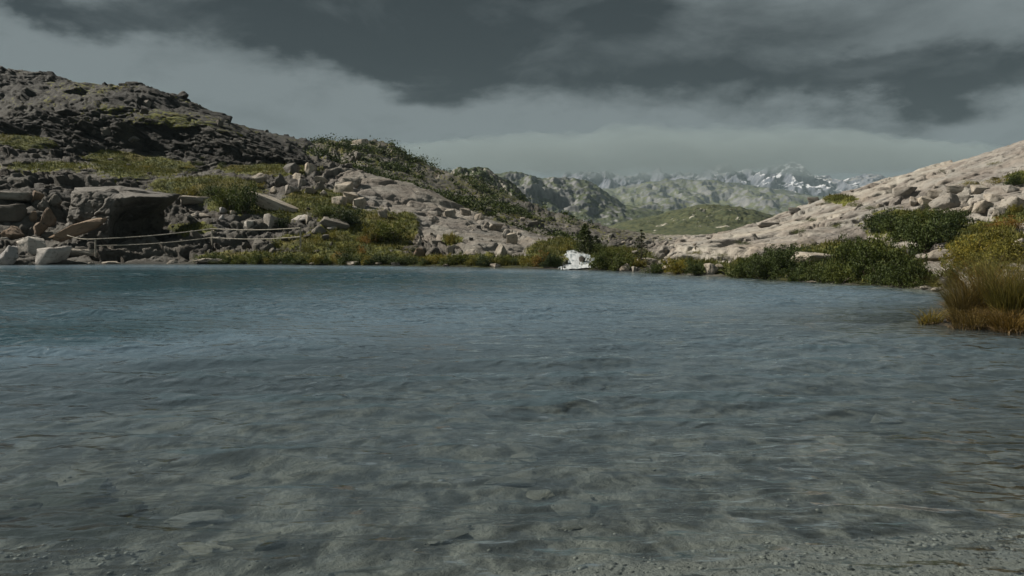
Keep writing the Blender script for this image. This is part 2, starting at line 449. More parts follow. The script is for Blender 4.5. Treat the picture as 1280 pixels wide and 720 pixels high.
rows = np.concatenate([np.linspace(-6, 2.4, 20), np.linspace(2.5, 9, 150), np.linspace(9.15, 23.8, 75), np.linspace(24, 70, 330), np.linspace(70.25, 81.7, 46), np.linspace(81.8, 94, 120), np.linspace(94.3, 126, 90), np.linspace(127.5, 255, 60)])
cols = np.linspace(-0.74, 0.76, 1000)
YY = np.repeat(rows, len(cols)); XX = (YY + 20) * np.tile(cols, len(rows))
# coarse evaluation of the smooth base, then bilinear up-sampling
rc = np.concatenate([np.linspace(-6, 24, 61), np.linspace(24.6, 126, 170), np.linspace(128, 256, 40)]); cc = np.linspace(-0.74, 0.76, 260)
yc = np.repeat(rc, len(cc)); xc = (yc + 20) * np.tile(cc, len(rc))
zc = base_z(xc, yc).reshape(len(rc), len(cc))
def base_fast(x, y):
    s_ = x / (y + 20.0)
    fi = np.interp(y, rc, np.arange(len(rc))); fj = np.clip((s_ + 0.74) / 1.5, 0, 1) * (len(cc) - 1)
    i = np.clip(fi.astype(int), 0, len(rc) - 2); j = np.clip(fj.astype(int), 0, len(cc) - 2)
    a = fi - i; b = fj - j
    return (zc[i, j] * (1 - a) * (1 - b) + zc[i + 1, j] * a * (1 - b) + zc[i, j + 1] * (1 - a) * b + zc[i + 1, j + 1] * a * b)
Z0 = base_fast(XX, YY)
e = 0.35
gx = (base_fast(XX + e, YY) - base_fast(XX - e, YY)) / (2 * e); gy = (base_fast(XX, YY + e) - base_fast(XX, YY - e)) / (2 * e)
nl = np.sqrt(gx * gx + gy * gy + 1); NX, NY, NZ = -gx / nl, -gy / nl, 1 / nl
PXV, PYV = project(XX, YY, Z0)

VEG = [(20, 176, 45, 9), (175, 207, 65, 14), (140, 195, 40, 7), (255, 232, 75, 13), (335, 211, 70, 7), (400, 250, 50, 16), (290, 246, 42, 22), (470, 292, 48, 32), (430, 300, 60, 24), (340, 321, 100, 9),
       (520, 325, 190, 8), (60, 208, 60, 6), (240, 286, 30, 8), (630, 328, 90, 7), (685, 314, 28, 14), (960, 333, 60, 16), (1060, 325, 95, 26), (1145, 277, 70, 17), (1235, 305, 55, 32), (1272, 222, 18, 6),
       (1265, 268, 25, 9), (1050, 248, 22, 5), (870, 333, 55, 9), (765, 322, 60, 14), (385, 300, 50, 12), (430, 268, 40, 9), (505, 280, 20, 18), (700, 305, 25, 8), (980, 345, 80, 6), (1110, 345, 70, 14), (565, 300, 14, 8), (350, 262, 40, 12)]
veg = np.zeros(len(XX), np.float32)
near = YY < 96
for cx, cy, rx, ry in VEG:
    r = ((PXV - cx) / rx) ** 2 + ((PYV - cy) / ry) ** 2
    veg = np.maximum(veg, np.where(near & (r < 4), 1 - sstep(np.sqrt(r), 0.55, 1.35), 0))
behind = (YY > 97 - 0.0 * XX) & (XX > -50 + 0 * XX) & (XX < 14) & (PXV > 385)
veg = np.where(behind, np.clip(0.40 + 1.2 * (fbm(np.stack([XX, YY, Z0], 1) * 0.11, 4, 65) - 0.5), 0.05, 0.8), veg)
upper = (YY > 90) & (PXV < 385)
veg = np.where(upper, np.clip(0.16 + 1.3 * (fbm(np.stack([XX, YY, Z0], 1) * 0.13, 4, 66) - 0.5), 0, 0.7), veg)
veg = np.where((YY > 100) & (PXV > 760), 0.35, veg)
pts = np.stack([XX, YY, Z0], 1)
big_n = fbm(pts * 0.08, 3, 5)

land = sstep(Z0, 0.0, 0.45)
_ca, _sa = math.cos(R(17)), math.sin(R(17))
_su = ((PXV - 560) * _ca + (PYV - 268) * _sa) / 175; _sv = (-(PXV - 560) * _sa + (PYV - 268) * _ca) / 42
slab = (1 - sstep(np.sqrt(_su ** 2 + _sv ** 2), 0.75, 1.1)) * near
right = sstep(PXV, 770, 860) * (YY > 22)
cliff = sstep(YY, 76, 90) * (1 - sstep(PXV, 370, 440))
amp = 0.62 + 0.85 * cliff - 0.32 * slab - 0.26 * right
amp = amp * land * (1 - 0.8 * np.clip(veg * 1.2, 0, 1)) * np.where(YY > 128, 1.6, 1)
amp = amp * (0.6 + 0.9 * sstep(big_n, 0.35, 0.65))
ang = np.where(PXV < 760, R(22), R(-16))
def bed_coords(sx, sy, sz, k=0.0):
    u = XX * np.cos(ang) - Z0 * np.sin(ang); v = XX * np.sin(ang) + Z0 * np.cos(ang)
    warp = (fbm(pts * 0.4, 3, 31) - 0.5)[:, None] * np.array([1.0, 1.0, 0.9])
    g = 1 + k * cliff + 1.1 * right + 0.5 * slab
    return np.stack([u / (sx * g), YY / (sy * g), v / sz], 1) + warp
h1, c1, r1 = blocks(bed_coords(5.6, 3.6, 2.0, 0.7), 101)
h2, c2, r2 = blocks(bed_coords(2.3, 1.6, 0.75, 0.5), 202)
h3, c3, r3 = blocks(bed_coords(0.9, 0.7, 0.36), 303)
bare = land * (1 - np.clip(veg * 1.2, 0, 1))
uu = XX * np.cos(ang) - Z0 * np.sin(ang) + 0.35 * YY; vv = XX * np.sin(ang) + Z0 * np.cos(ang) + 0.10 * YY
def ledges(Tk, seed, length):
    """stacked plates: every layer juts out towards its upper lip and breaks back at random joints"""
    q = np.stack([XX * 0.09, YY * 0.09, Z0 * 0.09], 1)
    Lv = vv / Tk + 2.2 * (fbm(q * (2.0 / Tk) ** 0.5, 4, seed) - 0.5)
    k = np.floor(Lv); fr = (Lv - k)
    j = np.floor(uu / length + 7.3 * hash3(k.astype(np.int64), k.astype(np.int64) * 0, k.astype(np.int64) * 0, seed))
    rr = hash3(k.astype(np.int64), j.astype(np.int64), k.astype(np.int64) * 0 + 3, seed + 9)
    return (fr ** 1.5) * (0.25 + 0.75 * rr) - 0.45 + 0.5 * (rr - 0.5)
led = (3.4 * ledges(2.9, 11, 8.0) + 0.7 * ledges(1.1, 12, 4.5)) * cliff
led = led + (1 - cliff) * (1 - right) * (1 - slab) * 0.60 * ledges(1.35, 12, 3.0)
led = led + right * (0.75 * ledges(2.2, 14, 11.0) + 0.30 * ledges(0.9, 15, 5.0))
led = led + slab * (0.50 * ledges(1.6, 16, 10.0) + 0.16 * ledges(0.5, 17, 6.0)) + 0.30 * ledges(0.55, 13, 1.3) * (1 - 0.8 * slab) * (1 - 0.7 * right)
led = led + np.where(behind, 1.6 * ledges(3.4, 18, 8.0) + 0.7 * ledges(1.4, 19, 4.0), 0)
calm_ = 1 - 0.75 * slab - 0.6 * right - 0.62 * cliff
disp = amp * ((0.60 - 0.3 * cliff) * h1 + 0.36 * h2 * calm_ + 0.16 * h3 * calm_) + bare * (0.85 * led * (0.7 + 0.3 * cliff) - (0.40 + 0.3 * cliff + 0.45 * right) * (1 - c1) ** 2 - 0.24 * (1 - c2) ** 2 * (1 - 0.5 * slab - 0.35 * right) - 0.08 * (1 - c3) * calm_)
disp = np.where((YY > 128) & ~behind, disp * 0.6, disp)
flat_ = 1 - 0.75 * cliff - 0.35 * (1 - cliff) * (1 - slab)
nz2 = NZ * flat_; ny2 = NY - 0.5 * cliff - 0.3 * (1 - cliff) * (1 - slab); nn = np.sqrt(NX * NX + ny2 * ny2 + nz2 * nz2) + 1e-6
NX, NY, NZ = NX / nn, ny2 / nn, nz2 / nn
soft = (fbm(pts * 0.9, 4, 77) - 0.5) * 0.5 * land * np.clip(veg * 1.3, 0.15, 1)
disp = disp + soft
under = 1 - sstep(Z0, -0.25, 0.1)
bedn = (fbm(pts * 1.4, 4, 55) - 0.5)
V = np.stack([XX + NX * disp, YY + NY * disp, Z0 + NZ * disp + bedn * 0.10 * under * sstep(YY, 2, 6)], 1)
bed = 1 - sstep(V[:, 2], -0.15, 0.0)
bed = np.where(YY < 12, 1.0, bed); bed_pale = 1 - sstep(np.abs(Z0 + 0.02), 0.05, 0.13)
tone = 0.23 + 0.46 * slab + 0.76 * right - 0.36 * cliff  # left slopes darkened: lichen, plus shade put into the rock colour
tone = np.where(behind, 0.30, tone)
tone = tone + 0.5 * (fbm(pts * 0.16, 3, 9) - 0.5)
plate = np.clip(0.5 * r1 + 0.3 * r2 + 0.2 * r3, 0, 1)
bed_dark = (1 - sstep(np.sqrt(((XX + 2.85) / 0.85) ** 2 + ((YY - 4.98) / 0.42) ** 2) + (fbm(pts * 2.5, 3, 3) - 0.5) * 1.2, 0.7, 1.3)) * 0.97  # darker oval on the bed near the left corner
bed_dark = np.maximum(bed_dark, 0.55 * sstep(XX - 0.42 * YY + (fbm(pts * 0.7, 3, 6) - 0.5) * 3, -0.6, 2.0) * sstep(YY, 4.6, 7.0) * (Z0 < 0.05))  # darker bed along the right side
shoal = sstep(4.10 + 0.20 * (XX - 0.2) - YY + (fbm(pts * 2.2, 3, 44) - 0.5) * 0.5, -0.06, 0.10) * sstep(XX + (fbm(pts * 3, 3, 46) - 0.5) * .4, -0.32, -0.12) * (YY < 7)
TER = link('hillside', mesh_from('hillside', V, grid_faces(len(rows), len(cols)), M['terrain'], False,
           {'veg': veg, 'tone': np.clip(tone, 0, 1), 'plate': plate, 'bed': bed, 'bed_dark': bed_dark, 'shoal': shoal}))
tag(TER, kind='structure')
bpy.context.view_layer.update()


def hit(px, py):
    d = cam_dir(px, py).normalized()
    ok, loc, nor, _ = TER.ray_cast(Vector((0, 0, CAM_Z)), d)
    return (loc, nor) if ok else (None, None)


def drop(x, y):
    ok, loc, nor, _ = TER.ray_cast(Vector((x, y, 80)), Vector((0, 0, -1)))
    return (loc, nor) if ok else (None, None)


# ------------------------------------------------------------------ the lake
def water_material():
    m, t, b, o = new_mat('lake_water'); t.n.remove(b)
    pos = t.add('ShaderNodeNewGeometry').outputs['Position']
    dep = attr(t, 'depth')
    patch = t.noise(t.mapping(pos, (0.5, 1.0, 1)), 0.22, 4, 0.55)
    body = t.mix(t.ramp(dep, 0.1, 1.1), (0.098, 0.136, 0.160), (0.114, 0.168, 0.212))
    body = t.mix(t.ramp(dep, 0.9, 2.6), body, (0.014, 0.040, 0.050))  # dark deep water; also carries the hill's reflection on the far side
    tur = t.math('SUBTRACT', 1.0, t.math('EXPONENT', t.math('MULTIPLY', dep, -1.25)))
    nb_ = t.add('ShaderNodeBump'); nb_.inputs['Strength'].default_value = 1.0; nb_.inputs['Distance'].default_value = 0.085
    r1_ = t.noise(t.mapping(pos, (1.05, 2.1, 1), rot=(0, 0, -0.06)), 2.6, 3, 0.5, 0.2)
    r2_ = t.noise(t.mapping(pos, (1.0, 1.9, 1), rot=(0, 0, 0.12)), 6.0, 2, 0.5)
    wv = []
    for rot_, sc_ in ((0.10, 1.15), (-0.22, 1.7)):
        wn = t.add('ShaderNodeTexWave', wave_type='BANDS', bands_direction='Y', wave_profile='SIN')
        t.l.new(t.mapping(pos, (1, 1, 0), rot=(0, 0, rot_)), wn.inputs['Vector'])
        wn.inputs['Scale'].default_value = sc_; wn.inputs['Distortion'].default_value = 7.0
        wn.inputs['Detail'].default_value = 2.0; wn.inputs['Detail Scale'].default_value = 1.6; wn.inputs['Detail Roughness'].default_value = 0.5
        wv.append(wn.outputs['Fac'])
    waves = t.math('MULTIPLY', t.math('ADD', wv[0], t.math('MULTIPLY', wv[1], 0.6)), 0.20)
    calm = t.ramp(patch, 0.30, 0.62)
    hh = t.math('MULTIPLY', t.math('ADD', waves, t.math('MULTIPLY', t.math('ADD', r1_, t.math('MULTIPLY', r2_, 0.35)), 0.45)), t.math('MULTIPLY_ADD', calm, 0.75, 0.35))
    t.l.new(hh, nb_.inputs['Height'])
    nf_ = t.add('ShaderNodeBump'); nf_.inputs['Strength'].default_value = 1.0; nf_.inputs['Distance'].default_value = 0.11; t.l.new(hh, nf_.inputs['Height'])
    fr = t.add('ShaderNodeFresnel'); fr.inputs[0].default_value = 1.33; t.l.new(nf_.outputs[0], fr.inputs['Normal'])
    dif = t.add('ShaderNodeBsdfDiffuse'); t.l.new(body, dif.inputs[0]); t.l.new(nb_.outputs[0], dif.inputs['Normal'])
    tra = t.add('ShaderNodeBsdfTransparent'); tra.inputs[0].default_value = (0.82, 0.89, 0.885, 1)
    glo = t.add('ShaderNodeBsdfGlossy'); glo.inputs['Roughness'].default_value = 0.09; t.l.new(nb_.outputs[0], glo.inputs['Normal'])
    glo.inputs['Color'].default_value = (1, 1, 1, 1)
    m1 = t.add('ShaderNodeMixShader'); t.l.new(tur, m1.inputs[0]); t.l.new(tra.outputs[0], m1.inputs[1]); t.l.new(dif.outputs[0], m1.inputs[2])
    m2 = t.add('ShaderNodeMixShader'); bk = t.add('ShaderNodeNewGeometry').outputs['Backfacing']
    # light coming up or in through the surface from below: plain transmission, no total reflection
    t.l.new(t.math('ADD', t.math('MULTIPLY', fr.outputs[0], t.math('SUBTRACT', 1.0, bk)), t.math('MULTIPLY', bk, 0.06)), m2.inputs[0]); t.l.new(m1.outputs[0], m2.inputs[1]); t.l.new(glo.outputs[0], m2.inputs[2])
    t.l.new(m2.outputs[0], o.inputs[0])
    return m


wr = 2.0 * np.exp(np.linspace(0, math.log(56 / 2.0), 520)); wc = np.linspace(-0.82, 0.82, 680)
WY = np.repeat(wr, len(wc)); WX = (WY + 6) * np.tile(wc, len(wr))
gap = np.repeat(np.gradient(wr), len(wc))
WZ = np.zeros(len(WX))
for k in range(34):
    lam = 0.16 * (9.0 ** (k / 33.0)); th = RNG.normal(math.pi / 2 + 0.12, 0.28); kk = 2 * math.pi / lam
    wob = 0
    a = 0.0085 * lam * np.clip((lam / gap - 2.5) / 3, 0, 1)
    WZ += a * np.sin(kk * (WX * math.cos(th) + WY * math.sin(th)) + RNG.uniform(0, 6.28))
wp = np.stack([WX * 0.5, WY, np.zeros(len(WX))], 1)
WZ *= 0.45 + 1.1 * sstep(fbm(wp * 0.35, 3, 88), 0.35, 0.65)
bedz = base_fast(WX, WY) + 0
WZ *= 0.25 + 0.75 * sstep(-bedz, 0.03, 0.3)
lake = link('lake_water', mesh_from('lake_water', np.stack([WX, WY, WZ], 1), grid_faces(len(wr), len(wc)), water_material(), True, {'depth': np.clip(-bedz, 0, 5)}))
tag(lake, kind='structure')

# ------------------------------------------------------------------ the sheet of ground out to the horizon
gr = np.concatenate([[0], np.exp(np.linspace(math.log(40), math.log(9000), 60))]); ga = np.linspace(0, 2 * math.pi, 97)
GY = np.repeat(gr, len(ga)); GA = np.tile(ga, len(gr))
gp = np.stack([GY * np.sin(GA), GY * np.cos(GA), np.zeros(len(GA))], 1)
gz = -6 + 6.5 * sstep(GY, 210, 330) + 14 * sstep(GY, 330, 9000) + (fbm(gp * 0.01, 4, 12) - 0.5) * 6 * sstep(GY, 300, 600)
gp[:, 2] = gz


def far_material(name, rock1, rock2, green1, green2, veg_lo, veg_hi, snow=0.0, scale=1.0):
    m, t, b, o = new_mat(name)
    geo = t.add('ShaderNodeNewGeometry'); pos = geo.outputs['Position']
    nA = t.noise(pos, 0.035 * scale, 7, 0.62); nB = t.noise(t.mapping(pos, (1, 1, 0.3)), 0.11 * scale, 6, 0.65)
    nC = t.noise(pos, 0.16 * scale, 4, 0.6)
    c = t.mix(t.ramp(nB, 0.35, 0.65), rock1, rock2)
    gc = t.mix(t.ramp(nC, 0.4, 0.62), green1, green2)
    sp = t.add('ShaderNodeSeparateXYZ'); t.l.new(geo.outputs['Normal'], sp.inputs[0])
    vv = t.math('ADD', t.math('MULTIPLY', t.math('ADD', nA, nC), 0.5), t.math('MULTIPLY', t.math('SUBTRACT', sp.outputs[2], 0.75), 0.35))
    c = t.mix(t.ramp(vv, veg_lo, veg_hi), c, gc)
    if snow:
        pass
        nS = t.noise(t.mapping(pos, (1, 1, 0.5)), 0.012 * scale, 6, 0.6)
        px_ = t.add('ShaderNodeSeparateXYZ'); t.l.new(pos, px_.inputs[0])
        sf = t.math('MULTIPLY', t.ramp(px_.outputs[0], 380, 720), t.math('MULTIPLY', t.ramp(t.math('ADD', nS, t.math('MULTIPLY', t.math('SUBTRACT', sp.outputs[2], 0.6), 0.35)), 0.56, 0.62), snow))
        c = t.mix(sf, c, (0.74, 0.76, 0.80))
    t.l.new(c, b.inputs['Base Color'])
    return m


M['valley'] = far_material('valley_floor', (0.26, 0.25, 0.22), (0.16, 0.15, 0.13), (0.04, 0.055, 0.018), (0.08, 0.085, 0.03), 0.40, 0.50)
M['hummock'] = far_material('green_hill', (0.36, 0.34, 0.29), (0.24, 0.22, 0.18), (0.026, 0.036, 0.015), (0.065, 0.070, 0.030), 0.43, 0.49, 0, 2.6)
M['ridge'] = far_material('scrub_ridge', (0.24, 0.225, 0.20), (0.10, 0.095, 0.085), (0.016, 0.026, 0.010), (0.036, 0.05, 0.017), 0.42, 0.52, 0, 3.5)
M['wall'] = far_material('grey_wall', (0.18, 0.18, 0.178), (0.06, 0.064, 0.07), (0.030, 0.043, 0.022), (0.06, 0.07, 0.035), 0.47, 0.55, 0, 0.8)
M['scree'] = far_material('pale_scree', (0.19, 0.19, 0.187), (0.085, 0.09, 0.096), (0.045, 0.062, 0.03), (0.10, 0.105, 0.05), 0.50, 0.58, 0, 0.9)
M['peak'] = far_material('snowy_rock', (0.17, 0.18, 0.21), (0.055, 0.065, 0.09), (0.16, 0.16, 0.15), (0.24, 0.23, 0.21), 0.55, 0.65, 0.9, 0.8)
g_ = tag(link('valley_ground', mesh_from('valley_ground', gp, grid_faces(len(gr), len(ga))[:, ::-1], M['valley'], True)), kind='structure')


def far_layer(name, mat, crest, D0, D1, base_py, seed, rough, gully, freq, nc=420, nr=110):
    cx = np.array([c[0] for c in crest], float); cy = np.array([c[1] for c in crest], float)
    px = np.linspace(cx[0], cx[-1], nc); py = np.interp(px, cx, cy)
    v = np.linspace(0, 1.45, nr)
    D = np.where(v <= 1, D0 + (D1 - D0) * v, D1 + (D1 - D0) * (v - 1) * 1.5)
    zt = np.array([P(a, b, D1)[2] for a, b in zip(px, py)])
    xs = (px - 640) / F_PX
    zb = P(640, base_py, D0)[2]
    DD = np.repeat(D, nc); VV_ = np.repeat(v, nc)
    X = DD * np.tile(xs, nr)
    prof = np.where(VV_ <= 1, VV_ ** 0.85, 1 - 1.3 * (VV_ - 1))
    Z = zb + (np.tile(zt, nr) - zb) * prof
    q = np.stack([X, DD, Z], 1)
    H = np.abs(np.tile(zt, nr) - zb)
    env = np.clip(np.sin(np.clip(VV_, 0, 1.25) * math.pi * 0.8) * 1.1, 0.1, 1)
    n = fbm(q * np.array([freq * 1.5, freq * 0.5, freq * 0.18]), 6, seed, 0.55, True) - 0.6
    n2 = fbm(q * freq * 3.1, 5, seed + 5, 0.6) - 0.5
    Z = Z + H * env * (gully * n + rough * n2) - 8 * sstep(VV_, 0.05, 0.0)
    Y = DD - H * env * (gully * 1.5 * n + rough * 1.4 * n2)
    f = grid_faces(nr, nc)
    return tag(link(name, mesh_from(name, np.stack([X, Y, Z], 1), f, mat, False)), kind='structure')


far_layer('hill', M['hummock'], [(690, 303), (735, 297), (760, 284), (790, 273), (830, 267), (870, 258), (905, 257), (940, 262), (975, 274), (1010, 284), (1060, 296)], 265, 430, 303, 41, 0.28, 0.14, 0.03)
far_layer('ridge', M['ridge'], [(330, 200), (440, 190), (520, 204), (560, 217), (580, 210), (608, 210), (625, 223), (645, 233), (656, 246), (672, 263), (700, 284), (722, 301), (740, 306)], 190, 262, 304, 51, 0.22, 0.22, 0.06)
far_layer('mountain_wall', M['wall'], [(420, 215), (560, 214), (660, 222), (700, 222), (735, 227), (755, 242), (780, 258), (820, 264), (880, 276), (960, 300)], 700, 900, 301, 61, 0.20, 0.30, 0.014)
far_layer('pale_mountain', M['scree'], [(560, 240), (640, 238), (720, 238), (770, 234), (810, 228), (850, 226), (900, 226), (950, 230), (990, 238), (1040, 250), (1100, 270)], 1000, 1500, 299, 71, 0.18, 0.26, 0.008)
far_layer('snow_mountain', M['peak'], [(520, 240), (640, 236), (690, 222), (708, 212), (726, 222), (758, 212), (775, 222), (806, 209), (838, 222), (878, 216), (905, 209), (930, 218), (958, 209), (985, 205), (1008, 214), (1040, 224), (1080, 226), (1150, 238), (1260, 246)], 1750, 2250, 297, 81, 0.34, 0.42, 0.0055, 520, 150)


# ------------------------------------------------------------------ boulders
def ico(sub):
    bm_ = __import__('bmesh').new(); __import__('bmesh').ops.create_icosphere(bm_, subdivisions=sub, radius=1.0)
    bm_.verts.ensure_lookup_table()
    v = np.array([q.co[:] for q in bm_.verts]); f = np.array([[q.index for q in fc.verts] for fc in bm_.faces]); bm_.free()
    return v, f


IV3, IF3 = ico(4)
IV2, IF2 = ico(3)
IV1, IF1 = ico(1)


def boulder_mesh(name, seed, pts_n=13, boxy=False, fine=0.05, cuts=3):
    """angular broken rock: a random convex hull, subdivided and chipped"""
    import bmesh
    r = np.random.default_rng(seed)
    bm_ = bmesh.new()
    if boxy:
        base = np.array([(x, y, z) for x in (-1, 1) for y in (-1, 1) for z in (-1, 1)], float) * r.uniform(0.45, 1.0, (8, 3))
        ex = r.uniform(-1, 1, (3, 3)); ex /= np.abs(ex).max(1, keepdims=True); base = np.concatenate([base, ex * 0.95])
    else:
        base = r.normal(size=(pts_n, 3)); base /= np.linalg.norm(base, axis=1, keepdims=True); base *= r.uniform(0.8, 1.05, (pts_n, 1))
    for p_ in base: bm_.verts.new(p_)
    g_ = bmesh.ops.convex_hull(bm_, input=bm_.verts[:])
    bmesh.ops.delete(bm_, geom=[v_ for v_ in bm_.verts if not v_.link_faces], context='VERTS')
    bmesh.ops.bevel(bm_, geom=bm_.edges[:], offset=0.035, segments=1, affect='EDGES')
    bmesh.ops.triangulate(bm_, faces=bm_.faces[:])
    bmesh.ops.subdivide_edges(bm_, edges=[e_ for e_ in bm_.edges if e_.calc_length() > 0.3], cuts=cuts, use_grid_fill=True)
    bmesh.ops.triangulate(bm_, faces=bm_.faces[:])
    bm_.verts.ensure_lookup_table(); bm_.normal_update()
    v = np.array([q.co[:] for q in bm_.verts]); n = np.array([q.normal[:] for q in bm_.verts]); f = np.array([[q.index for q in fc.verts] for fc in bm_.faces]); bm_.free()
    h_, c_, _ = blocks(v * 1.7 + seed, seed)
    v = v + n * (fine * (fbm(v * 3.0 + seed, 4, seed) - 0.5) * 2 + 0.05 * h_ - 0.06 * (1 - c_) ** 2)[:, None]
    v /= np.abs(v).max(0)
    return mesh_from(name, v, f, M['rock_grey'])


BOULDERS = [boulder_mesh('boulder', 300 + i, 11 + i % 5) for i in range(12)]
BLOCKS = [boulder_mesh('rock_block', 400 + i, 8, True, 0.04) for i in range(7)]


def set_mat(o, key):
    if o.data.materials:
        o.material_slots[0].link = 'OBJECT'; o.material_slots[0].material = M[key]


def boulder(px, py, wpx, hpx, mat, label, group=None, shape='b', var=None, tilt=0.0, rz=None, depth=None, name='boulder', sink=0.22):
    loc, nor = hit(px, py)
    if loc is None: return None
    k = loc.y / F_PX
    w_, h_ = wpx * k, hpx * k
    lst = BLOCKS if shape == 'c' else BOULDERS
    me = lst[(var if var is not None else random.randrange(99)) % len(lst)]
    d_ = depth if depth else random.uniform(0.7, 1.0)
    o = link(name, me, None, (loc.x, loc.y + 0.30 * w_ * d_, loc.z + h_ * (0.5 - sink)), (random.uniform(-.12, .12), tilt, random.uniform(-.5, .5) if rz is None else rz),
             (w_ * 0.54, w_ * 0.54 * d_, h_ * 0.64))
    set_mat(o, mat)
    return tag(o, label, 'rock', group)


B = boulder
B(59, 330, 36, 25, 'rock_white', 'squared white granite block at the waterline, biggest white block on left shore', shape='c', var=0, rz=-0.25, sink=0.12)
B(10, 330, 34, 27, 'rock_white', 'rounded white boulder at the waterline on the left picture edge', var=1, sink=0.15)
B(34, 316, 40, 22, 'rock_white', 'grey white boulder leaning behind the squared white block', var=2)
B(14, 299, 38, 19, 'rock_rust', 'rust brown boulder above the white boulders on the left edge', var=3)
B(4, 303, 13, 8, 'rock_white', 'small white stone between the rust boulder and the white boulder')
B(103, 319, 56, 11, 'rock_pale', 'long low pale slab lying right of the squared white block', shape='c', var=1, rz=0.1)
B(14, 249, 40, 12, 'rock_pale', 'flat pale ledge stone over the dark hollow at the left edge', shape='c', var=2)
B(8, 274, 36, 22, 'rock_dark', 'dark shaded block under the pale ledge at the left edge', shape='c', var=3)  # dark rock fills the gap; the gap's shade is put into its colour
for i, (a, b, c, d, m_) in enumerate([(44, 250, 16, 13, 'rock_rust'), (54, 264, 18, 18, 'rock_grey'), (40, 276, 16, 16, 'rock_rust'), (57, 283, 22, 26, 'rock_rust'), (66, 256, 18, 15, 'rock_grey'), (47, 294, 20, 18, 'rock_rust')]):
    B(a, b, c, d, m_, 'reddish broken stone in the crumbling pile left of the big overhanging rock', 'broken stones beside the overhanging rock')
B(311, 283, 14, 10, 'rock_white', 'small bright cube shaped stone below the big dark green bush', shape='c', var=0, rz=0.5)
B(337, 287, 19, 22, 'rock_pale', 'pointed kite shaped boulder right of the small bright cube stone', var=5)
B(374, 276, 20, 9, 'rock_white', 'low white stone above the right fence post', var=6)
B(385, 277, 9, 9, 'rock_pale', 'small upright pale stone beside the low white stone above the fence')
B(276, 266, 12, 8, 'rock_white', 'white stone under the left side of the big green bush', var=7)
B(277, 274, 7, 7, 'rock_white', 'small white stone just below the white stone by the bush')
B(289, 268, 10, 6, 'rock_pale', 'thin pale stone right of the white stone by the bush')
B(396, 292, 20, 11, 'rock_grey', 'grey boulder right of the right fence post', var=8)
B(413, 288, 14, 7, 'rock_white', 'small white stone right of the grey boulder by the fence')
B(416, 284, 36, 12, 'rock_grey', 'long grey slab lying behind the small white stone by the fence', shape='c', var=2, tilt=0.25)
B(243, 254, 38, 11, 'rock_pale', 'long pale slab left of the big green bush on the slope', shape='c', var=1)
B(247, 273, 30, 8, 'rock_pale', 'low pale ledge stone right of the dark overhang', var=4)
B(344, 262, 76, 15, 'rock_pale', 'long bare slab dipping to the right beside the big green bush', shape='c', var=3, tilt=0.42, rz=0.0, depth=0.35, sink=0.3)
B(262, 330, 44, 8, 'rock_pale', 'low pale rock shelf at the waterline under the left fence rope', var=9)
B(320, 228, 21, 16, 'rock_pale', 'pinkish round boulder on the green terrace under the dark cliff', var=0)
for a, b, c, d in [(365, 217, 26, 15), (384, 219, 20, 18), (350, 234, 18, 20), (375, 234, 15, 13), (396, 229, 24, 11), (399, 238, 12, 13), (360, 242, 22, 13), (386, 242, 18, 11), (404, 245, 12, 9), (370, 225, 16, 10), (341, 241, 12, 9)]:
    B(a, b, c, d, random.choice(['rock_pale', 'rock_grey', 'rock_pale']), 'pale boulder in the rubble heap left of the bare middle slab', 'rubble heap by the middle slab')
for a, b, c, d in [(440, 233, 22, 13), (430, 242, 22, 17), (438, 254, 20, 16), (449, 260, 16, 15), (424, 256, 16, 12)]:
    B(a, b, c, d, 'rock_pale', 'cracked pale block on the left end of the bare middle slab', 'cracked blocks on the slab end', shape='c')
for a, b, c, d in [(543, 270, 16, 7), (562, 271, 15, 11), (541, 277, 15, 9), (582, 269, 14, 10), (598, 276, 14, 11), (615, 288, 22, 11), (631, 298, 16, 15), (608, 284, 10, 8), (524, 306, 11, 9), (546, 306, 13, 7), (478, 271, 11, 11), (640, 304, 14, 14)]:
    B(a, b, c, d, 'rock_pale', 'loose pale block resting on the bare middle slab', 'blocks on the middle slab', shape=random.choice('bbc'))
B(626, 322, 15, 19, 'rock_pale', 'tall narrow pale block at the lower right edge of the slab', var=3)
B(592, 319, 28, 9, 'rock_pale', 'lens shaped pale boulder at the foot of the bare slab', var=6)
B(568, 317, 20, 12, 'rock_pale', 'pale boulder left of the lens shaped boulder at slab foot', var=2)
B(524, 322, 14, 14, 'rock_rust', 'brownish boulder at the lower left corner of the bare slab', var=4)
for a, b, c, d in [(442, 331, 30, 7), (472, 331, 9, 5), (494, 332, 11, 5), (617, 334, 15, 5), (390, 331, 8, 5), (38, 331, 9, 4), (113, 331, 9, 4), (135, 330, 22, 4), (214, 330, 12, 6), (350, 331, 10, 4), (556, 333, 9, 4)]:
    B(a, b, c, d, 'rock_pale', 'low pale stone lying at the waterline of the far left shore', 'waterline stones of the far shore')
B(783, 338, 16, 11, 'rock_pale', 'pale wedge shaped rock at the waterline right of the waterfall', var=1)
B(792, 339, 9, 7, 'rock_pale', 'small pale rock touching the wedge shaped rock at the waterline')
B(708, 332, 8, 10, 'rock_dark', 'dark wet rock on the left side of the little waterfall')
B(728, 330, 8, 11, 'rock_dark', 'dark wet rock standing in the middle of the little waterfall')
B(741, 334, 7, 6, 'rock_dark', 'dark wet rock at the right foot of the little waterfall')
B(716, 319, 10, 5, 'rock_grey', 'grey rock on the left lip of the little waterfall')
B(733, 318, 10, 5, 'rock_grey', 'grey rock on the right lip of the little waterfall')
B(810, 331, 28, 10, 'rock_pale', 'yellowish pale boulder behind the shore bushes by the thin larch', var=5)
B(836, 338, 15, 8, 'rock_pale', 'pale boulder right of the yellowish boulder near the shore')
B(887, 342, 22, 15, 'rock_pale', 'pale boulder at the shore left of the big shrub thicket', var=7)
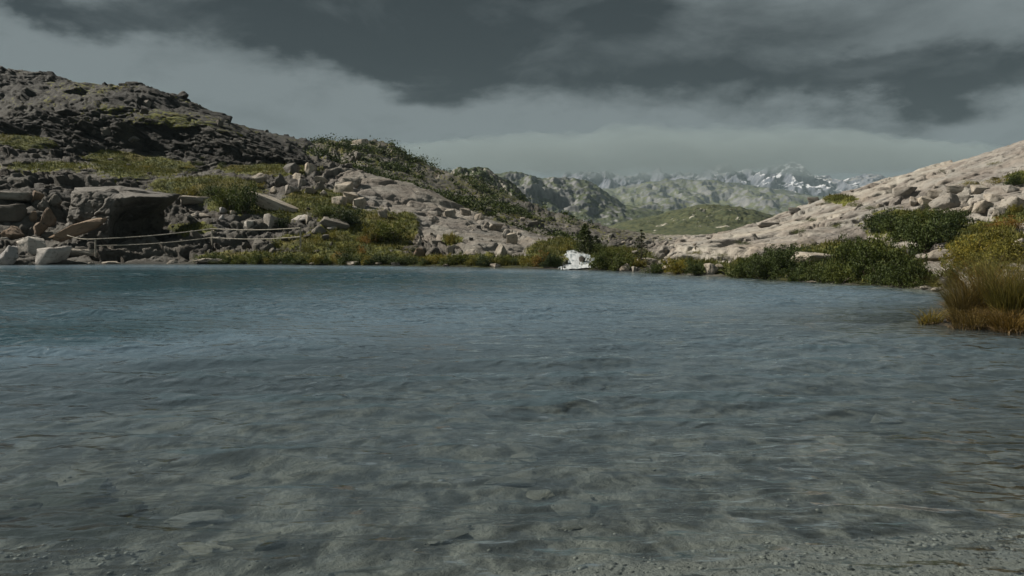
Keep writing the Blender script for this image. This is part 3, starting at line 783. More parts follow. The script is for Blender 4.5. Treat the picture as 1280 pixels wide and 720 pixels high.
B(899, 337, 12, 8, 'rock_pale', 'small pale stone right behind the pale boulder at the shore')
B(1022, 327, 42, 12, 'rock_pale', 'flat pale slab lying inside the right shore thicket', shape='c', var=1)
B(1033, 338, 12, 7, 'rock_pale', 'small pale stone below the flat slab in the thicket')
B(960, 283, 26, 7, 'rock_pale', 'flat overhanging slab on the crest of the low right ridge', shape='c', var=2)
for a, b, c, d in [(1141, 257, 24, 15), (1159, 260, 22, 17), (1186, 260, 36, 24), (1209, 252, 20, 14), (1241, 252, 28, 12), (1232, 262, 22, 13), (1271, 262, 26, 19), (1214, 266, 18, 11), (1252, 268, 18, 10), (1172, 246, 18, 10), (1200, 238, 26, 9), (1226, 240, 20, 10), (1262, 240, 24, 10)]:
    B(a, b, c, d, 'rock_pale', 'large pale fractured block in the blocky outcrop high on the right hill', 'blocky outcrop on the right hill', shape=random.choice('cbb'))
B(1132, 243, 30, 13, 'rock_pale', 'pale block above the dark hollow on the right hill', shape='c', var=0)
B(1178, 325, 52, 15, 'rock_pale', 'smooth low pale dome of rock behind the tall sedge', var=8)
B(1278, 322, 18, 30, 'rock_pale', 'pale upright rock at the right picture edge behind the sedge', var=9)
B(1156, 362, 12, 5, 'rock_pale', 'small flat stone at the waterline left of the sedge bank')
B(1173, 364, 17, 5, 'rock_pale', 'flat pale stone touching the sedge bank at the waterline')
B(1015, 354, 20, 4, 'rock_pale', 'flat stone at the waterline under the right shore thicket')

def scatter(n, x0, x1, y0, y1, s0, s1, mats, label, group, flat=0.7):
    k = 0; tries = 0
    while k < n and tries < n * 6:
        tries += 1
        s_ = s0 + (s1 - s0) * random.random() ** 2
        if B(random.uniform(x0, x1), random.uniform(y0, y1), s_, s_ * random.uniform(0.4, 1.0) * flat + 1, random.choice(mats), label, group, shape=random.choice('bbc')): k += 1


scatter(34, 215, 430, 262, 322, 4, 13, ['rock_pale', 'rock_grey', 'rock_grey', 'rock_dark'], 'small stone scattered on the scrubby slope around the rope fence', 'stones on the fence slope')
scatter(26, 0, 210, 196, 236, 5, 16, ['rock_grey', 'rock_dark', 'rock_pale'], 'grey stone lying on the terrace above the big overhanging rock', 'stones on the left terrace', 0.5)
scatter(26, 480, 690, 268, 318, 4, 11, ['rock_pale', 'rock_grey'], 'small chip of rock scattered over the bare middle slab', 'small stones on the middle slab')
scatter(20, 980, 1275, 205, 285, 4, 15, ['rock_pale', 'rock_pale', 'rock_grey'], 'small pale stone strewn over the bare right hillside', 'stones on the right hillside', 0.5)
scatter(22, 765, 900, 303, 338, 4, 10, ['rock_pale'], 'pale stone at the valley mouth between waterfall and right hill', 'stones at the valley mouth')
scatter(24, 10, 380, 120, 200, 6, 18, ['rock_grey', 'rock_dark', 'rock_dark'], 'lichen dark block jutting from the upper left cliff', 'blocks of the upper left cliff')

scatter(18, 428, 505, 180, 212, 7, 20, ['rock_grey', 'rock_pale', 'rock_grey'], 'grey rock in the outcrop on top of the dark scrubby hill', 'outcrop on the scrubby hill')
# the big overhanging rock: a leaning block whose right face is undercut
def big_rock():
    top = [(88, 243, 52.5), (120, 237, 52.0), (140, 248, 51.6), (172, 246, 51.8), (208, 247, 52.8), (222, 243, 60), (150, 232, 62), (96, 234, 60)]
    mid = [(84, 275, 52.0), (112, 272, 51.4), (136, 278, 51.0), (152, 280, 56.0), (185, 272, 60.0), (208, 262, 61), (150, 262, 63), (90, 262, 61)]
    bot = [(78, 322, 51.6), (104, 322, 51.2), (130, 322, 51.2), (140, 324, 56), (172, 318, 61), (200, 312, 62), (150, 312, 63), (80, 312, 61)]
    rings = [np.array([P(*q) for q in ring]) for ring in (bot, mid, top)]
    n = 8; seg = 22
    V_ = []
    def ringpts(r):
        o = []
        for i in range(n):
            a, b = r[i], r[(i + 1) % n]
            for s_ in range(seg): o.append(a + (b - a) * s_ / seg)
        return np.array(o)
    L = []
    for i in range(2):
        a, b = ringpts(rings[i]), ringpts(rings[i + 1])
        for s_ in range(30): L.append(a + (b - a) * s_ / 30)
    L.append(ringpts(rings[2]))
    c = L[-1].mean(0); c[2] += 0.15
    for s_ in (0.85, 0.65, 0.4, 0.15, 0.0): L.append(c + (L[60] - c) * s_)
    m = n * seg; V_ = np.concatenate(L)
    F_ = []
    for i in range(len(L) - 1):
        for j in range(m): F_.append((i * m + j, i * m + (j + 1) % m, (i + 1) * m + (j + 1) % m, (i + 1) * m + j))
    h_, c_, _ = blocks(V_ / np.array([1.5, 1.2, 1.0]) + 0.5 * fbm(V_ * 0.7, 3, 5)[:, None], 909); hb, cb, _ = blocks(V_ / np.array([0.55, 0.5, 0.35]), 919)
    ctr = V_.mean(0); d_ = V_ - ctr; d_[:, 2] *= 0.4; d_ /= np.linalg.norm(d_, axis=1, keepdims=True)
    V_ = V_ + d_ * (0.30 * h_ - 0.30 * (1 - c_) ** 2 + 0.09 * hb - 0.08 * (1 - cb) + 0.35 * (fbm(V_ * 0.8, 4, 2) - 0.5))[:, None]
    o = link('overhanging_rock', mesh_from('overhanging_rock', V_ - ctr, F_, M['rock_grey']), None, ctr)
    tag(o, 'huge flat topped rock with a black undercut hollow on its right', 'rock')
big_rock()

def lintel(name, pts_, thick, mat, label):
    A, Bp = np.array(P(*pts_[0])), np.array(P(*pts_[1]))
    d_ = Bp - A; L_ = np.linalg.norm(d_)
    o = link(name, BOULDERS[2], None, (A + Bp) / 2, Vector(d_).to_track_quat('X', 'Z').to_euler(), (L_ / 2, 0.7, thick))
    set_mat(o, mat); tag(o, label, 'rock')
lintel('leaning_slab', ((60, 302, 50.6), (137, 273, 50.2)), 0.42, 'rock_rust', 'brown wedge shaped slab leaning diagonally across the big overhanging rock')

# ------------------------------------------------------------------ leaves and shrubs
def leaf_quads(C, size, r, elong=1.6, droop=None):
    n = len(C)
    a = r.normal(size=(n, 3)); a /= np.linalg.norm(a, axis=1, keepdims=True)
    if droop is not None: a = a * 0.5 + droop; a /= np.linalg.norm(a, axis=1, keepdims=True)
    b = np.cross(a, r.normal(size=(n, 3))); b /= np.linalg.norm(b, axis=1, keepdims=True)
    s_ = (size * r.uniform(0.6, 1.3, n))[:, None]
    V_ = np.stack([C - a * s_ * elong / 2, C + b * s_ / 2, C + a * s_ * elong / 2, C - b * s_ / 2], 1).reshape(-1, 3)
    return V_, np.arange(4 * n).reshape(n, 4)


def tube(pts_, r0, r1, k=5):
    pts_ = [Vector(p) for p in pts_]; V_, F_ = [], []
    for i, p in enumerate(pts_):
        t_ = (pts_[min(i + 1, len(pts_) - 1)] - pts_[max(i - 1, 0)]).normalized()
        u = t_.orthogonal().normalized(); v_ = t_.cross(u); rr = r0 + (r1 - r0) * i / (len(pts_) - 1)
        for j in range(k):
            a = 2 * math.pi * j / k; V_.append(p + (u * math.cos(a) + v_ * math.sin(a)) * rr)
    for i in range(len(pts_) - 1):
        for j in range(k): F_.append((i * k + j, i * k + (j + 1) % k, (i + 1) * k + (j + 1) % k, (i + 1) * k + j))
    return [tuple(x) for x in V_], F_


def merge(parts):
    V_, F_, o = [], [], 0
    for v, f in parts:
        V_ += list(v); F_ += [tuple(i + o for i in q) for q in f]; o += len(v)
    return V_, F_


def shrub_meshes(seed, n=3400):
    """unit shrub: radius 1, height 1, base at z = 0"""
    r = np.random.default_rng(seed)
    nc_ = 46
    th = r.uniform(0, 6.28, nc_); ph = np.arccos(r.uniform(0.0, 1, nc_))
    rad = r.uniform(0.40, 1.15, nc_) * (0.85 + 0.3 * np.sin(th * 3 + seed))
    cc_ = np.stack([np.sin(ph) * np.cos(th) * rad, np.sin(ph) * np.sin(th) * rad, 0.12 + np.cos(ph) * rad * 0.8], 1)
    cr_ = r.uniform(0.08, 0.26, nc_); ct = r.uniform(0, 1, nc_)
    sp_n = 16; ks = r.integers(0, nc_, sp_n); cc_ = np.concatenate([cc_, cc_[ks] * r.uniform(1.1, 1.4, (sp_n, 1)) + [0, 0, 0.05]]); cr_ = np.concatenate([cr_, r.uniform(0.04, 0.09, sp_n)]); ct = np.concatenate([ct, r.uniform(0.3, 1, sp_n)]); nc_ += sp_n
    idx = r.choice(nc_, n, p=(cr_ ** 1.2) / (cr_ ** 1.2).sum())
    off = r.normal(size=(n, 3)) * cr_[idx][:, None] * np.array([0.7, 0.7, 0.62])
    C = cc_[idx] + off; C[:, 2] = np.abs(C[:, 2]) + 0.01
    V_, F_ = leaf_quads(C, 0.055, r)
    tint = np.repeat(np.clip(ct[idx] * 0.6 + r.uniform(0, 0.5, n), 0, 1), 4)
    fol = mesh_from('foliage', V_, F_, M['leaf_dark'], False, {'tint': tint})
    st = []
    for k in range(16):
        e_ = cc_[-k - 1]
        st.append(tube([(e_[0] * .1, e_[1] * .1, -0.12), (e_[0] * .5 + r.normal() * .04, e_[1] * .5, e_[2] * .45), tuple(e_ * 0.95)], 0.022, 0.006, 4))
    sv, sf = merge(st)
    return fol, mesh_from('stem', sv, sf, M['twig'])


SHRUBS = [shrub_meshes(500 + i) for i in range(6)]
SMALL = [shrub_meshes(600 + i, 900)[0] for i in range(4)]


def shrub(px, py, wpx, hpx, mat, label, group=None, name='shrub', big=True):
    loc, nor = hit(px, py)
    if loc is None: return
    k = loc.y / F_PX; w_, h_ = wpx * k, hpx * k
    p = (loc.x, loc.y + w_ * 0.18, loc.z - 0.06 * h_); rz = random.uniform(0, 6.28); sc_ = (w_ * 0.52, w_ * 0.46, h_ * 1.05)
    if big:
        fol, st = SHRUBS[random.randrange(len(SHRUBS))]
        o = link(name, None, None, p, (0, 0, rz), sc_)
        f = link('foliage', fol, o); set_mat(f, mat); link('stem', st, o)
    else:
        o = link(name, SMALL[random.randrange(4)], None, p, (0, 0, rz), sc_); set_mat(o, mat)
    return tag(o, label, 'shrub', group)


S = shrub
for a, b, c, d in [(932, 348, 46, 20), (955, 348, 44, 26), (978, 342, 50, 30), (1000, 352, 46, 22), (988, 324, 56, 19), (1028, 352, 44, 25), (1052, 353, 44, 24), (1062, 338, 46, 40), (1084, 346, 54, 46), (1106, 355, 44, 30),
                   (1100, 327, 56, 36), (1132, 359, 46, 26), (1150, 354, 38, 36), (1010, 338, 40, 18), (950, 335, 44, 18), (1128, 340, 46, 34), (1068, 318, 34, 20)]:
    S(a, b, c, d, random.choice(['leaf_dark', 'leaf_dark', 'leaf_mid']), 'dense dark green shrub in the thicket along the right shore', 'right shore thicket')
for a, b, c, d in [(1140, 302, 54, 30), (1164, 316, 60, 40), (1186, 302, 44, 28), (1126, 288, 60, 22), (1100, 290, 44, 20), (1158, 280, 60, 18), (1192, 286, 50, 22), (1200, 274, 30, 12), (1108, 276, 40, 14)]:
    S(a, b, c, d, random.choice(['leaf_dark', 'leaf_dark', 'leaf_mid']), 'dark shrub in the upper thicket on the right hill', 'upper right thicket')
S(1272, 232, 28, 15, 'leaf_dark', 'dark shrub high on the right hill at the picture edge')
S(1272, 265, 22, 10, 'leaf_olive', 'low olive shrub on the right edge under the blocky outcrop')
for a, b, c, d in [(905, 322, 26, 6), (930, 306, 30, 5), (1000, 292, 28, 7), (1048, 285, 26, 7), (1215, 232, 26, 8), (1180, 216, 18, 5), (1246, 206, 20, 5), (870, 318, 24, 5), (1090, 262, 22, 6), (1232, 264, 34, 11), (1252, 230, 32, 10), (1165, 262, 26, 8), (1072, 258, 28, 7), (1016, 277, 22, 6)]:
    S(a, b, c, d, random.choice(['leaf_olive', 'leaf_mid', 'leaf_dark']), 'low shrub tuft in a crack of the bare right hill', 'tufts on the right hill', big=False)
S(1050, 250, 24, 7, 'leaf_mid', 'low green shrub patch on the right hill skyline', big=False)
S(1036, 255, 16, 6, 'leaf_mid', 'smaller shrub left of the skyline shrub patch', big=False)
for a, b, c, d, m_ in [(1205, 335, 40, 26, 'leaf_olive'), (1225, 320, 46, 26, 'leaf_olive'), (1250, 305, 46, 24, 'leaf_olive'), (1265, 325, 50, 30, 'leaf_olive'), (1190, 352, 34, 26, 'leaf_olive'), (1240, 345, 60, 30, 'leaf_olive'), (1262, 285, 40, 14, 'leaf_ochre'), (1225, 290, 30, 10, 'leaf_olive')]:
    S(a, b, c, d, m_, 'yellowish olive shrub on the bank behind the tall sedge', 'yellow shrubs behind the sedge')
S(752, 337, 34, 24, 'leaf_mid', 'round green shrub right beside the little waterfall')
S(774, 338, 38, 22, 'leaf_mid', 'green shrub between waterfall bush and the wedge shaped rock')
S(766, 326, 36, 16, 'leaf_mid', 'green shrub behind the two shrubs by the waterfall')
S(798, 333, 18, 11, 'leaf_olive', 'small olive shrub at the foot of the thin larch')
S(820, 342, 28, 13, 'leaf_dark', 'dark low shrub at the shore below the yellowish boulder')
S(848, 342, 30, 17, 'leaf_olive', 'olive shrub at the shore in the middle of the valley mouth')
S(872, 344, 28, 16, 'leaf_dark', 'dark shrub left of the pale shore boulder')
S(712, 316, 24, 13, 'leaf_olive', 'olive shrub above the left lip of the waterfall')
S(690, 334, 26, 18, 'leaf_dark', 'dark shrub at the waterline just left of the waterfall')
S(680, 333, 26, 18, 'leaf_ochre', 'orange tinged shrub at the right foot of the slab')
S(750, 315, 26, 12, 'leaf_dark', 'dark shrub at the foot of the spruce')
S(304, 268, 42, 36, 'leaf_mid', 'biggest round green bush on the left slope')
S(281, 262, 36, 26, 'leaf_mid', 'green bush leaning on the left of the biggest round bush')
S(264, 244, 34, 14, 'leaf_mid', 'low green bush above the long pale slab')
S(238, 246, 28, 13, 'leaf_olive', 'low olive bush at the top right of the overhanging rock')
S(484, 304, 44, 27, 'leaf_mid', 'bright green bush at the left foot of the bare slab')
S(462, 302, 30, 22, 'leaf_olive', 'olive bush left of the bright green bush by the slab')
S(434, 281, 46, 20, 'leaf_dark', 'wide dark bush below the cracked blocks')
S(404, 270, 34, 14, 'leaf_mid', 'low green bush left of the wide dark bush')
S(352, 284, 30, 14, 'leaf_dark', 'dark bush tucked under the long dipping slab')
S(562, 306, 18, 14, 'leaf_olive', 'single olive bush growing in a hollow of the bare slab')
for i in range(34):
    a = 262 + i * 13.2 + random.uniform(-4, 4)
    S(a, 331 + max(0, a - 450) * 0.012 - random.uniform(0, 3), random.uniform(18, 34), random.uniform(8, 15), random.choice(['leaf_dark', 'leaf_olive', 'leaf_mid', 'leaf_dark']),
      'low shrub in the row along the far left waterline', 'shrubs along the far waterline')
for i in range(16):
    S(random.uniform(370, 520), random.uniform(296, 324), random.uniform(14, 28), random.uniform(7, 13), random.choice(['leaf_olive', 'leaf_olive', 'leaf_mid', 'leaf_ochre']),
      'small olive heath shrub on the slope between fence and bare slab', 'heath shrubs on the slope', big=False)
for i in range(14):
    S(random.uniform(120, 330), random.uniform(196, 236), random.uniform(12, 26), random.uniform(4, 8), random.choice(['leaf_olive', 'leaf_mid']),
      'low green cushion shrub on the terrace below the upper left cliff', 'cushion shrubs on the terrace', big=False)

# ------------------------------------------------------------------ trees
def conifer(name, px, py, hpx, wpx, mat, seed, whorls, per, leafn, label, lsize):
    r = np.random.default_rng(seed); loc, _ = hit(px, py); k = loc.y / F_PX; H = hpx * k; Wd = wpx * k / 2
    root = link(name, None, None, (loc.x, loc.y, loc.z - 0.05)); tag(root, label, 'tree')
    tv, tf = tube([(0, 0, 0), (0.02 * H, 0, H * .5), (0, 0.01, H * 0.98)], 0.022 * H, 0.004 * H, 7)
    link('trunk', mesh_from('trunk', tv, tf, M['bark']), root)
    C, D_, bp = [], [], []
    for i in range(whorls):
        f = i / (whorls - 1); z = H * (0.10 + 0.86 * f); L_ = Wd * (1 - f) ** 0.75 + 0.03 * H
        for j in range(per):
            a = r.uniform(0, 6.28); l = L_ * r.uniform(0.55, 1.15)
            e_ = np.array([math.cos(a) * l, math.sin(a) * l, -0.22 * l])
            bp.append(tube([(0, 0, z), tuple(np.array([0, 0, z]) + e_ * .5 + [0, 0, .04 * l]), tuple(np.array([0, 0, z]) + e_)], 0.006 * H, 0.002 * H, 4))
            t_ = r.uniform(0.12, 1.0, leafn)
            pp = np.array([0, 0, z]) + t_[:, None] * e_ + r.normal(size=(leafn, 3)) * (0.10 * l + 0.008 * H)
            C.append(pp); D_.append(np.repeat((e_ / np.linalg.norm(e_))[None], leafn, 0))
    bv, bf = merge(bp); link('branch', mesh_from('branch', bv, bf, M['bark']), root)
    C = np.concatenate(C); V_, F_ = leaf_quads(C, lsize * H, r, 2.4, np.concatenate(D_))
    link('crown', mesh_from('crown', V_, F_, M[mat], False, {'tint': np.repeat(r.uniform(0, 1, len(C)), 4)}), root)

conifer('spruce_tree', 731, 318, 40, 36, 'needle', 1, 16, 10, 24, 'dark spruce tree standing just behind the little waterfall', 0.028)
conifer('larch_tree', 801, 331, 46, 30, 'needle_larch', 2, 11, 5, 13, 'thin sparse larch on the shore right of the waterfall', 0.024)
conifer('spruce_tree', 745, 313, 20, 18, 'needle', 3, 9, 8, 20, 'small bushy spruce at the right of the dark spruce', 0.035)

# ------------------------------------------------------------------ rope fence
def fence():
    posts = [((122, 316), 18), ((267, 309), 24), ((377, 308), 24)]
    tops, mids = [], []
    l0, _ = hit(*posts[0][0])
    root = link('rope_fence', None, None, (l0.x, l0.y, l0.z)); tag(root, 'low rope fence on thin pale posts along the left shore path', 'fence')
    for (q, hp) in posts:
        loc, _ = hit(*q); loc = loc - Vector((0, 0.25, 0)); h_ = hp * loc.y / F_PX
        v, f = tube([(0, 0, -0.25), (0.01, 0, h_ * .5), (0, 0, h_)], 0.055, 0.05, 8)
        o = link('post', mesh_from('post', v, f, M['post']), root, loc - root.location)
        tops.append(loc + Vector((0, -0.05, h_ * 0.96))); mids.append(loc + Vector((0, -0.05, h_ * 0.5)))
    e0 = Vector(P(84, 294, 50.2)); e0b = Vector(P(84, 306, 50.0)); l3, _ = hit(408, 300)
    def rope(pts_, sag):
        o = []
        for a, b in zip(pts_[:-1], pts_[1:]):
            for s_ in range(14): o.append(a.lerp(b, s_ / 14) - Vector((0, 0, sag * math.sin(math.pi * s_ / 14))))
        o.append(pts_[-1]); v, f = tube([p - root.location for p in o], 0.028, 0.028, 5)
        link('rope', mesh_from('rope', v, f, M['rope']), root)
    rope([e0] + tops, 0.10); rope([mids[0], mids[1], mids[2]], 0.12)
fence()

# ------------------------------------------------------------------ little waterfall
def waterfall():
    m, t, b, o = new_mat('white_water')
    pos = t.add('ShaderNodeNewGeometry').outputs['Position']
    n = t.noise(t.mapping(pos, (1, 0.12, 0.2)), 7.0, 5, 0.6)
    t.l.new(t.mix(t.ramp(n, 0.35, 0.6), (0.15, 0.18, 0.19), (0.44, 0.46, 0.47)), b.inputs['Base Color']); b.inputs['Roughness'].default_value = 0.5
    tr = t.add('ShaderNodeBsdfTransparent'); mx = t.add('ShaderNodeMixShader')
    sd = t.math('ABSOLUTE', attr(t, 'side')); n2_ = t.noise(t.mapping(pos, (2.2, 0.35, 0.3)), 2.6, 4, 0.6)
    t.l.new(t.ramp(t.math('SUBTRACT', t.math('ADD', n2_, 0.16), t.math('MULTIPLY', t.math('POWER', sd, 3.0), 0.30)), 0.46, 0.54), mx.inputs[0])
    t.l.new(tr.outputs[0], mx.inputs[1]); t.l.new(b.outputs[0], mx.inputs[2]); t.l.new(mx.outputs[0], o.inputs[0])
    nr, nc = 60, 34
    A = hit(721, 334)[0]
    y0, y1 = 39.4, 46.5; V_ = []
    for i in range(nr):
        f = i / (nr - 1); y = y0 + (y1 - y0) * f
        cx = (722 + 3 * math.sin(f * 5) - 640) / F_PX * y; wd = (27 - 15 * f) / F_PX * y
        for j in range(nc):
            s_ = (j / (nc - 1)) * 2 - 1; x = cx + s_ * wd
            V_.append((x, y, 0.03 + 0.80 * (0.45 * sstep(np.array(f), 0.12, 0.3) + 0.35 * sstep(np.array(f), 0.42, 0.55) + 0.2 * sstep(np.array(f), 0.7, 0.95)) - 0.10 * s_ ** 4))
    V_ = np.array(V_, float); V_[:, 2] += (fbm(V_ * np.array([4.5, 1.2, 1]), 3, 4) - 0.5) * 0.07; V_[:, 1] += (fbm(V_ * np.array([5.0, 1, 1]), 3, 8) - 0.5) * 0.25
    for q in V_:
        tz = drop(q[0], q[1])[0]
        if tz is not None: q[2] = max(q[2], min(tz.z + 0.06, q[2] + 0.45))
    G = V_[:, 2].reshape(nr, nc)
    for _ in range(3): G[1:-1, 1:-1] = (G[1:-1, 1:-1] * 2 + G[:-2, 1:-1] + G[2:, 1:-1] + G[1:-1, :-2] + G[1:-1, 2:]) / 6
    V_[:, 2] = G.ravel()
    tag(link('waterfall', mesh_from('waterfall', V_, grid_faces(nr, nc), m, True, {'side': np.tile(np.linspace(-1, 1, nc), nr)})), kind='structure')
waterfall()

# ------------------------------------------------------------------ meadow grass on the slopes
def meadow():
    wgt = np.where((YY > 23) & (YY < 92) & (V[:, 2] > 0.05), np.clip(veg - 0.3, 0, 1), 0) * (YY + 20) * np.repeat(np.gradient(rows), len(cols))
    wgt /= wgt.sum(); n = 52000
    idx = RNG.choice(len(wgt), n, p=wgt)
    p = V[idx] + np.stack([RNG.uniform(-.1, .1, n), RNG.uniform(-.1, .1, n), np.full(n, -0.03)], 1)
    a = RNG.uniform(0, 6.28, n); h_ = RNG.uniform(0.10, 0.30, n); w_ = RNG.uniform(0.02, 0.05, n)
    s_ = np.stack([np.cos(a) * w_, np.sin(a) * w_, np.zeros(n)], 1)
    tip = np.stack([RNG.normal(0, .07, n), RNG.normal(0, .07, n), h_], 1)
    V_ = np.stack([p - s_, p + s_, p + tip], 1).reshape(-1, 3)
    tint = np.repeat(np.clip(fbm(p * 0.5, 3, 21) * 1.1 - 0.1 + RNG.uniform(-.3, .3, n), 0, 1), 3)
    o = link('meadow_grass', mesh_from('meadow_grass', V_, np.arange(3 * n).reshape(n, 3), M['grass'], False, {'tint': tint}))
    tag(o, 'short grass and moss growing on the slopes round the lake', 'grass', kind='stuff')
meadow()

def scrub():
    sel = np.where(behind & (YY < 175) & (YY > 98))[0]
    pw = ((YY + 20) * np.repeat(np.gradient(rows), len(cols)) * np.clip(veg - 0.36, 0, 1))[sel]; cen = V[RNG.choice(sel, 620, p=pw / pw.sum())]
    n = 60; C = np.repeat(cen, n, 0) + RNG.normal(size=(620 * n, 3)) * np.array([0.7, 0.7, 0.32]) * np.repeat(0.35 + 1.5 * RNG.uniform(0, 1, 620) ** 2, n)[:, None] + np.array([0, 0, 0.3])
    V_, F_ = leaf_quads(C, 0.20, RNG)
    tint = np.repeat(np.clip(np.repeat(RNG.uniform(0, .8, 620), n) + RNG.uniform(-.2, .3, 620 * n), 0, 1), 4)
    o = link('mountain_scrub', mesh_from('mountain_scrub', V_, F_, M['leaf_dark'], False, {'tint': tint}))
    tag(o, 'dark green scrub covering the hill behind the bare slab', 'scrub', kind='stuff')
scrub()

# ------------------------------------------------------------------ tall sedge on the right bank
def blades(n, rx, ry, hmin, hmax, r, width, lean, seg=4, low=False):
    V_, F_, Tn = [], [], []
    for i in range(n):
        a = r.uniform(0, 6.28); q = math.sqrt(r.uniform(0, 1))
        bx, by = math.cos(a) * q * rx, math.sin(a) * q * ry
        h_ = r.uniform(hmin, hmax); la = a + r.normal(0, 0.7); ln = lean * (0.25 + q) * r.uniform(0.3, 1.3) * h_
        wa = r.uniform(0, 6.28); wx, wy = math.cos(wa) * width, math.sin(wa) * width; tn = min(1, max(0, r.uniform(0, 1) * 0.8 + 0.1))
        o = len(V_)
        for s_ in range(seg + 1):
            f = s_ / seg; off = ln * f ** 2.0; z = h_ * (f - 0.32 * lean * f ** 3)
            x, y = bx + math.cos(la) * off, by + math.sin(la) * off; ww = (1 - f * 0.92)
            if low: z = abs(z) * 0.6
            V_ += [(x - wx * ww, y - wy * ww, z), (x + wx * ww, y + wy * ww, z)]; Tn += [tn, tn]
        for s_ in range(seg): F_.append((o + 2 * s_, o + 2 * s_ + 1, o + 2 * s_ + 3, o + 2 * s_ + 2))
    return V_, F_, Tn


def tussock(px, py, hpx, wpx, n, seed, label, straw=True, mat='sedge', lean=0.5):
    loc, _ = hit(px, py)
    if loc is None: return
    r = np.random.default_rng(seed); k = loc.y / F_PX; h_ = hpx * k; w_ = wpx * k / 2
    root = link('sedge_tussock', None, None, (loc.x, loc.y + w_ * .5, loc.z - 0.03)); tag(root, label, 'grass', 'sedge tussocks on the right bank')
    V_, F_, Tn = blades(int(n * 1.4), w_ * .8, w_ * .6, h_ * .45, h_ * 1.1, r, 0.0055, lean * 1.35)
    link('blades', mesh_from('blades', V_, F_, M[mat], False, {'tint': Tn}), root)
    if straw:
        V_, F_, Tn = blades(int(n * 0.45), w_ * 1.0, w_ * .75, h_ * .12, h_ * .34, r, 0.009, 1.5)
        link('dead_leaves', mesh_from('dead_leaves', V_, F_, M['straw'], False, {'tint': Tn}), root)


TL = ['tall ochre sedge tussock at the right picture edge', 'tall dark sedge tussock in the middle of the bank', 'brownish sedge tussock left of the tall dark one', 'short straggly sedge tussock at the left tip of the bank',
      'front sedge tussock with much dead straw at the water', 'front right sedge tussock with dead straw at the picture edge', 'back sedge tussock with yellow tips behind the tall dark one', 'yellow green tussock at the back left of the bank']
for i, (a, b, c, d, n, ln) in enumerate([(1275, 405, 112, 60, 520, .45), (1240, 400, 104, 56, 520, .45), (1212, 402, 78, 44, 380, .5), (1168, 405, 34, 34, 160, .7), (1225, 412, 50, 60, 300, .8), (1275, 416, 56, 60, 320, .8), (1258, 388, 92, 60, 420, .4), (1205, 388, 62, 40, 300, .5)]):
    tussock(a, b, c, d, n, 700 + i, TL[i], lean=ln * 1.2, mat='sedge_brown' if i in (1, 2, 4, 5) else 'sedge')
tussock(1310, 405, 110, 60, 300, 720, 'ochre sedge tussock cut by the right picture edge', lean=.45)

# ------------------------------------------------------------------ stones under the water and gravel at the near edge
for i in range(48):
    px, py = random.uniform(0, 1270), 470 + 235 * random.random() ** 0.8
    loc, _ = hit(px, py)
    if loc is None: continue
    if loc.z > -0.16: continue
    s_ = random.uniform(0.05, 0.24)
    o = link('submerged_stone', BOULDERS[random.randrange(12)], None, (loc.x, loc.y, loc.z + s_ * 0.05), (0, 0, random.uniform(0, 6)), (s_, s_ * random.uniform(.6, 1), s_ * 0.22))
    set_mat(o, 'rock_wet'); tag(o, 'pale stone lying on the shallow lake bed under clear water', 'rock', 'stones under the shallow water')
for i, (px, py, s_) in enumerate([(30, 618, .30), (85, 632, .34), (125, 612, .22), (10, 645, .26), (150, 640, .18)]):
    loc, _ = hit(px, py)
    o = link('submerged_stone', BOULDERS[i], None, (loc.x, loc.y, loc.z + 0.01), (0, 0, i), (s_, s_ * .8, s_ * 0.3))
    set_mat(o, 'rock_dark_bed'); tag(o, 'dark stone in the dark patch near the left bottom corner', 'rock', 'dark stones under water')


def gravel():
    n = 7000; parts_v, parts_f = [], []
    k = 0; r = RNG
    X = []; 
    while len(X) < n:
        x, y = r.uniform(-4.5, 7.5), r.uniform(2.6, 7.0)
        z = float(base_fast(np.array([x]), np.array([y]))[0])
        on = (y < 4.05 + 0.20 * (x - 0.2) and x > -0.3) or (x < -1.9 and y < 4.45)
        if r.uniform() < (1.0 if on else 0.05): X.append((x, y, z))
    X = np.array(X); s_ = 0.006 + 0.020 * r.uniform(0, 1, n) ** 3
    rot = r.uniform(0, 6.28, n); base = IV1[:, :]
    nv = len(base)
    jit = 1 + 0.25 * (r.uniform(-1, 1, (n, nv)))
    loc = base[None] * jit[..., None] * s_[:, None, None] * np.array([1, .75, .4])
    c_, s2 = np.cos(rot)[:, None], np.sin(rot)[:, None]
    V_ = np.stack([loc[..., 0] * c_ - loc[..., 1] * s2, loc[..., 0] * s2 + loc[..., 1] * c_, loc[..., 2]], -1) + X[:, None]
    V_ = V_.reshape(-1, 3); F_ = (IF1[None] + (np.arange(n) * nv)[:, None, None]).reshape(-1, 3)
    m, t, b, o = new_mat('gravel')
    c = t.mix(attr(t, 'tint'), (0.02, 0.02, 0.018), (0.20, 0.19, 0.17)); t.l.new(c, b.inputs['Base Color']); b.inputs['Roughness'].default_value = 0.6
    g = link('gravel', mesh_from('gravel', V_, F_, m, True, {'tint': np.repeat(np.where(r.uniform(0, 1, n) < 0.45, r.uniform(0, .3, n), r.uniform(.6, 1, n)), nv)}))
    tag(g, 'wet gravel and pebbles along the near edge of the lake', 'gravel', kind='stuff')
gravel()

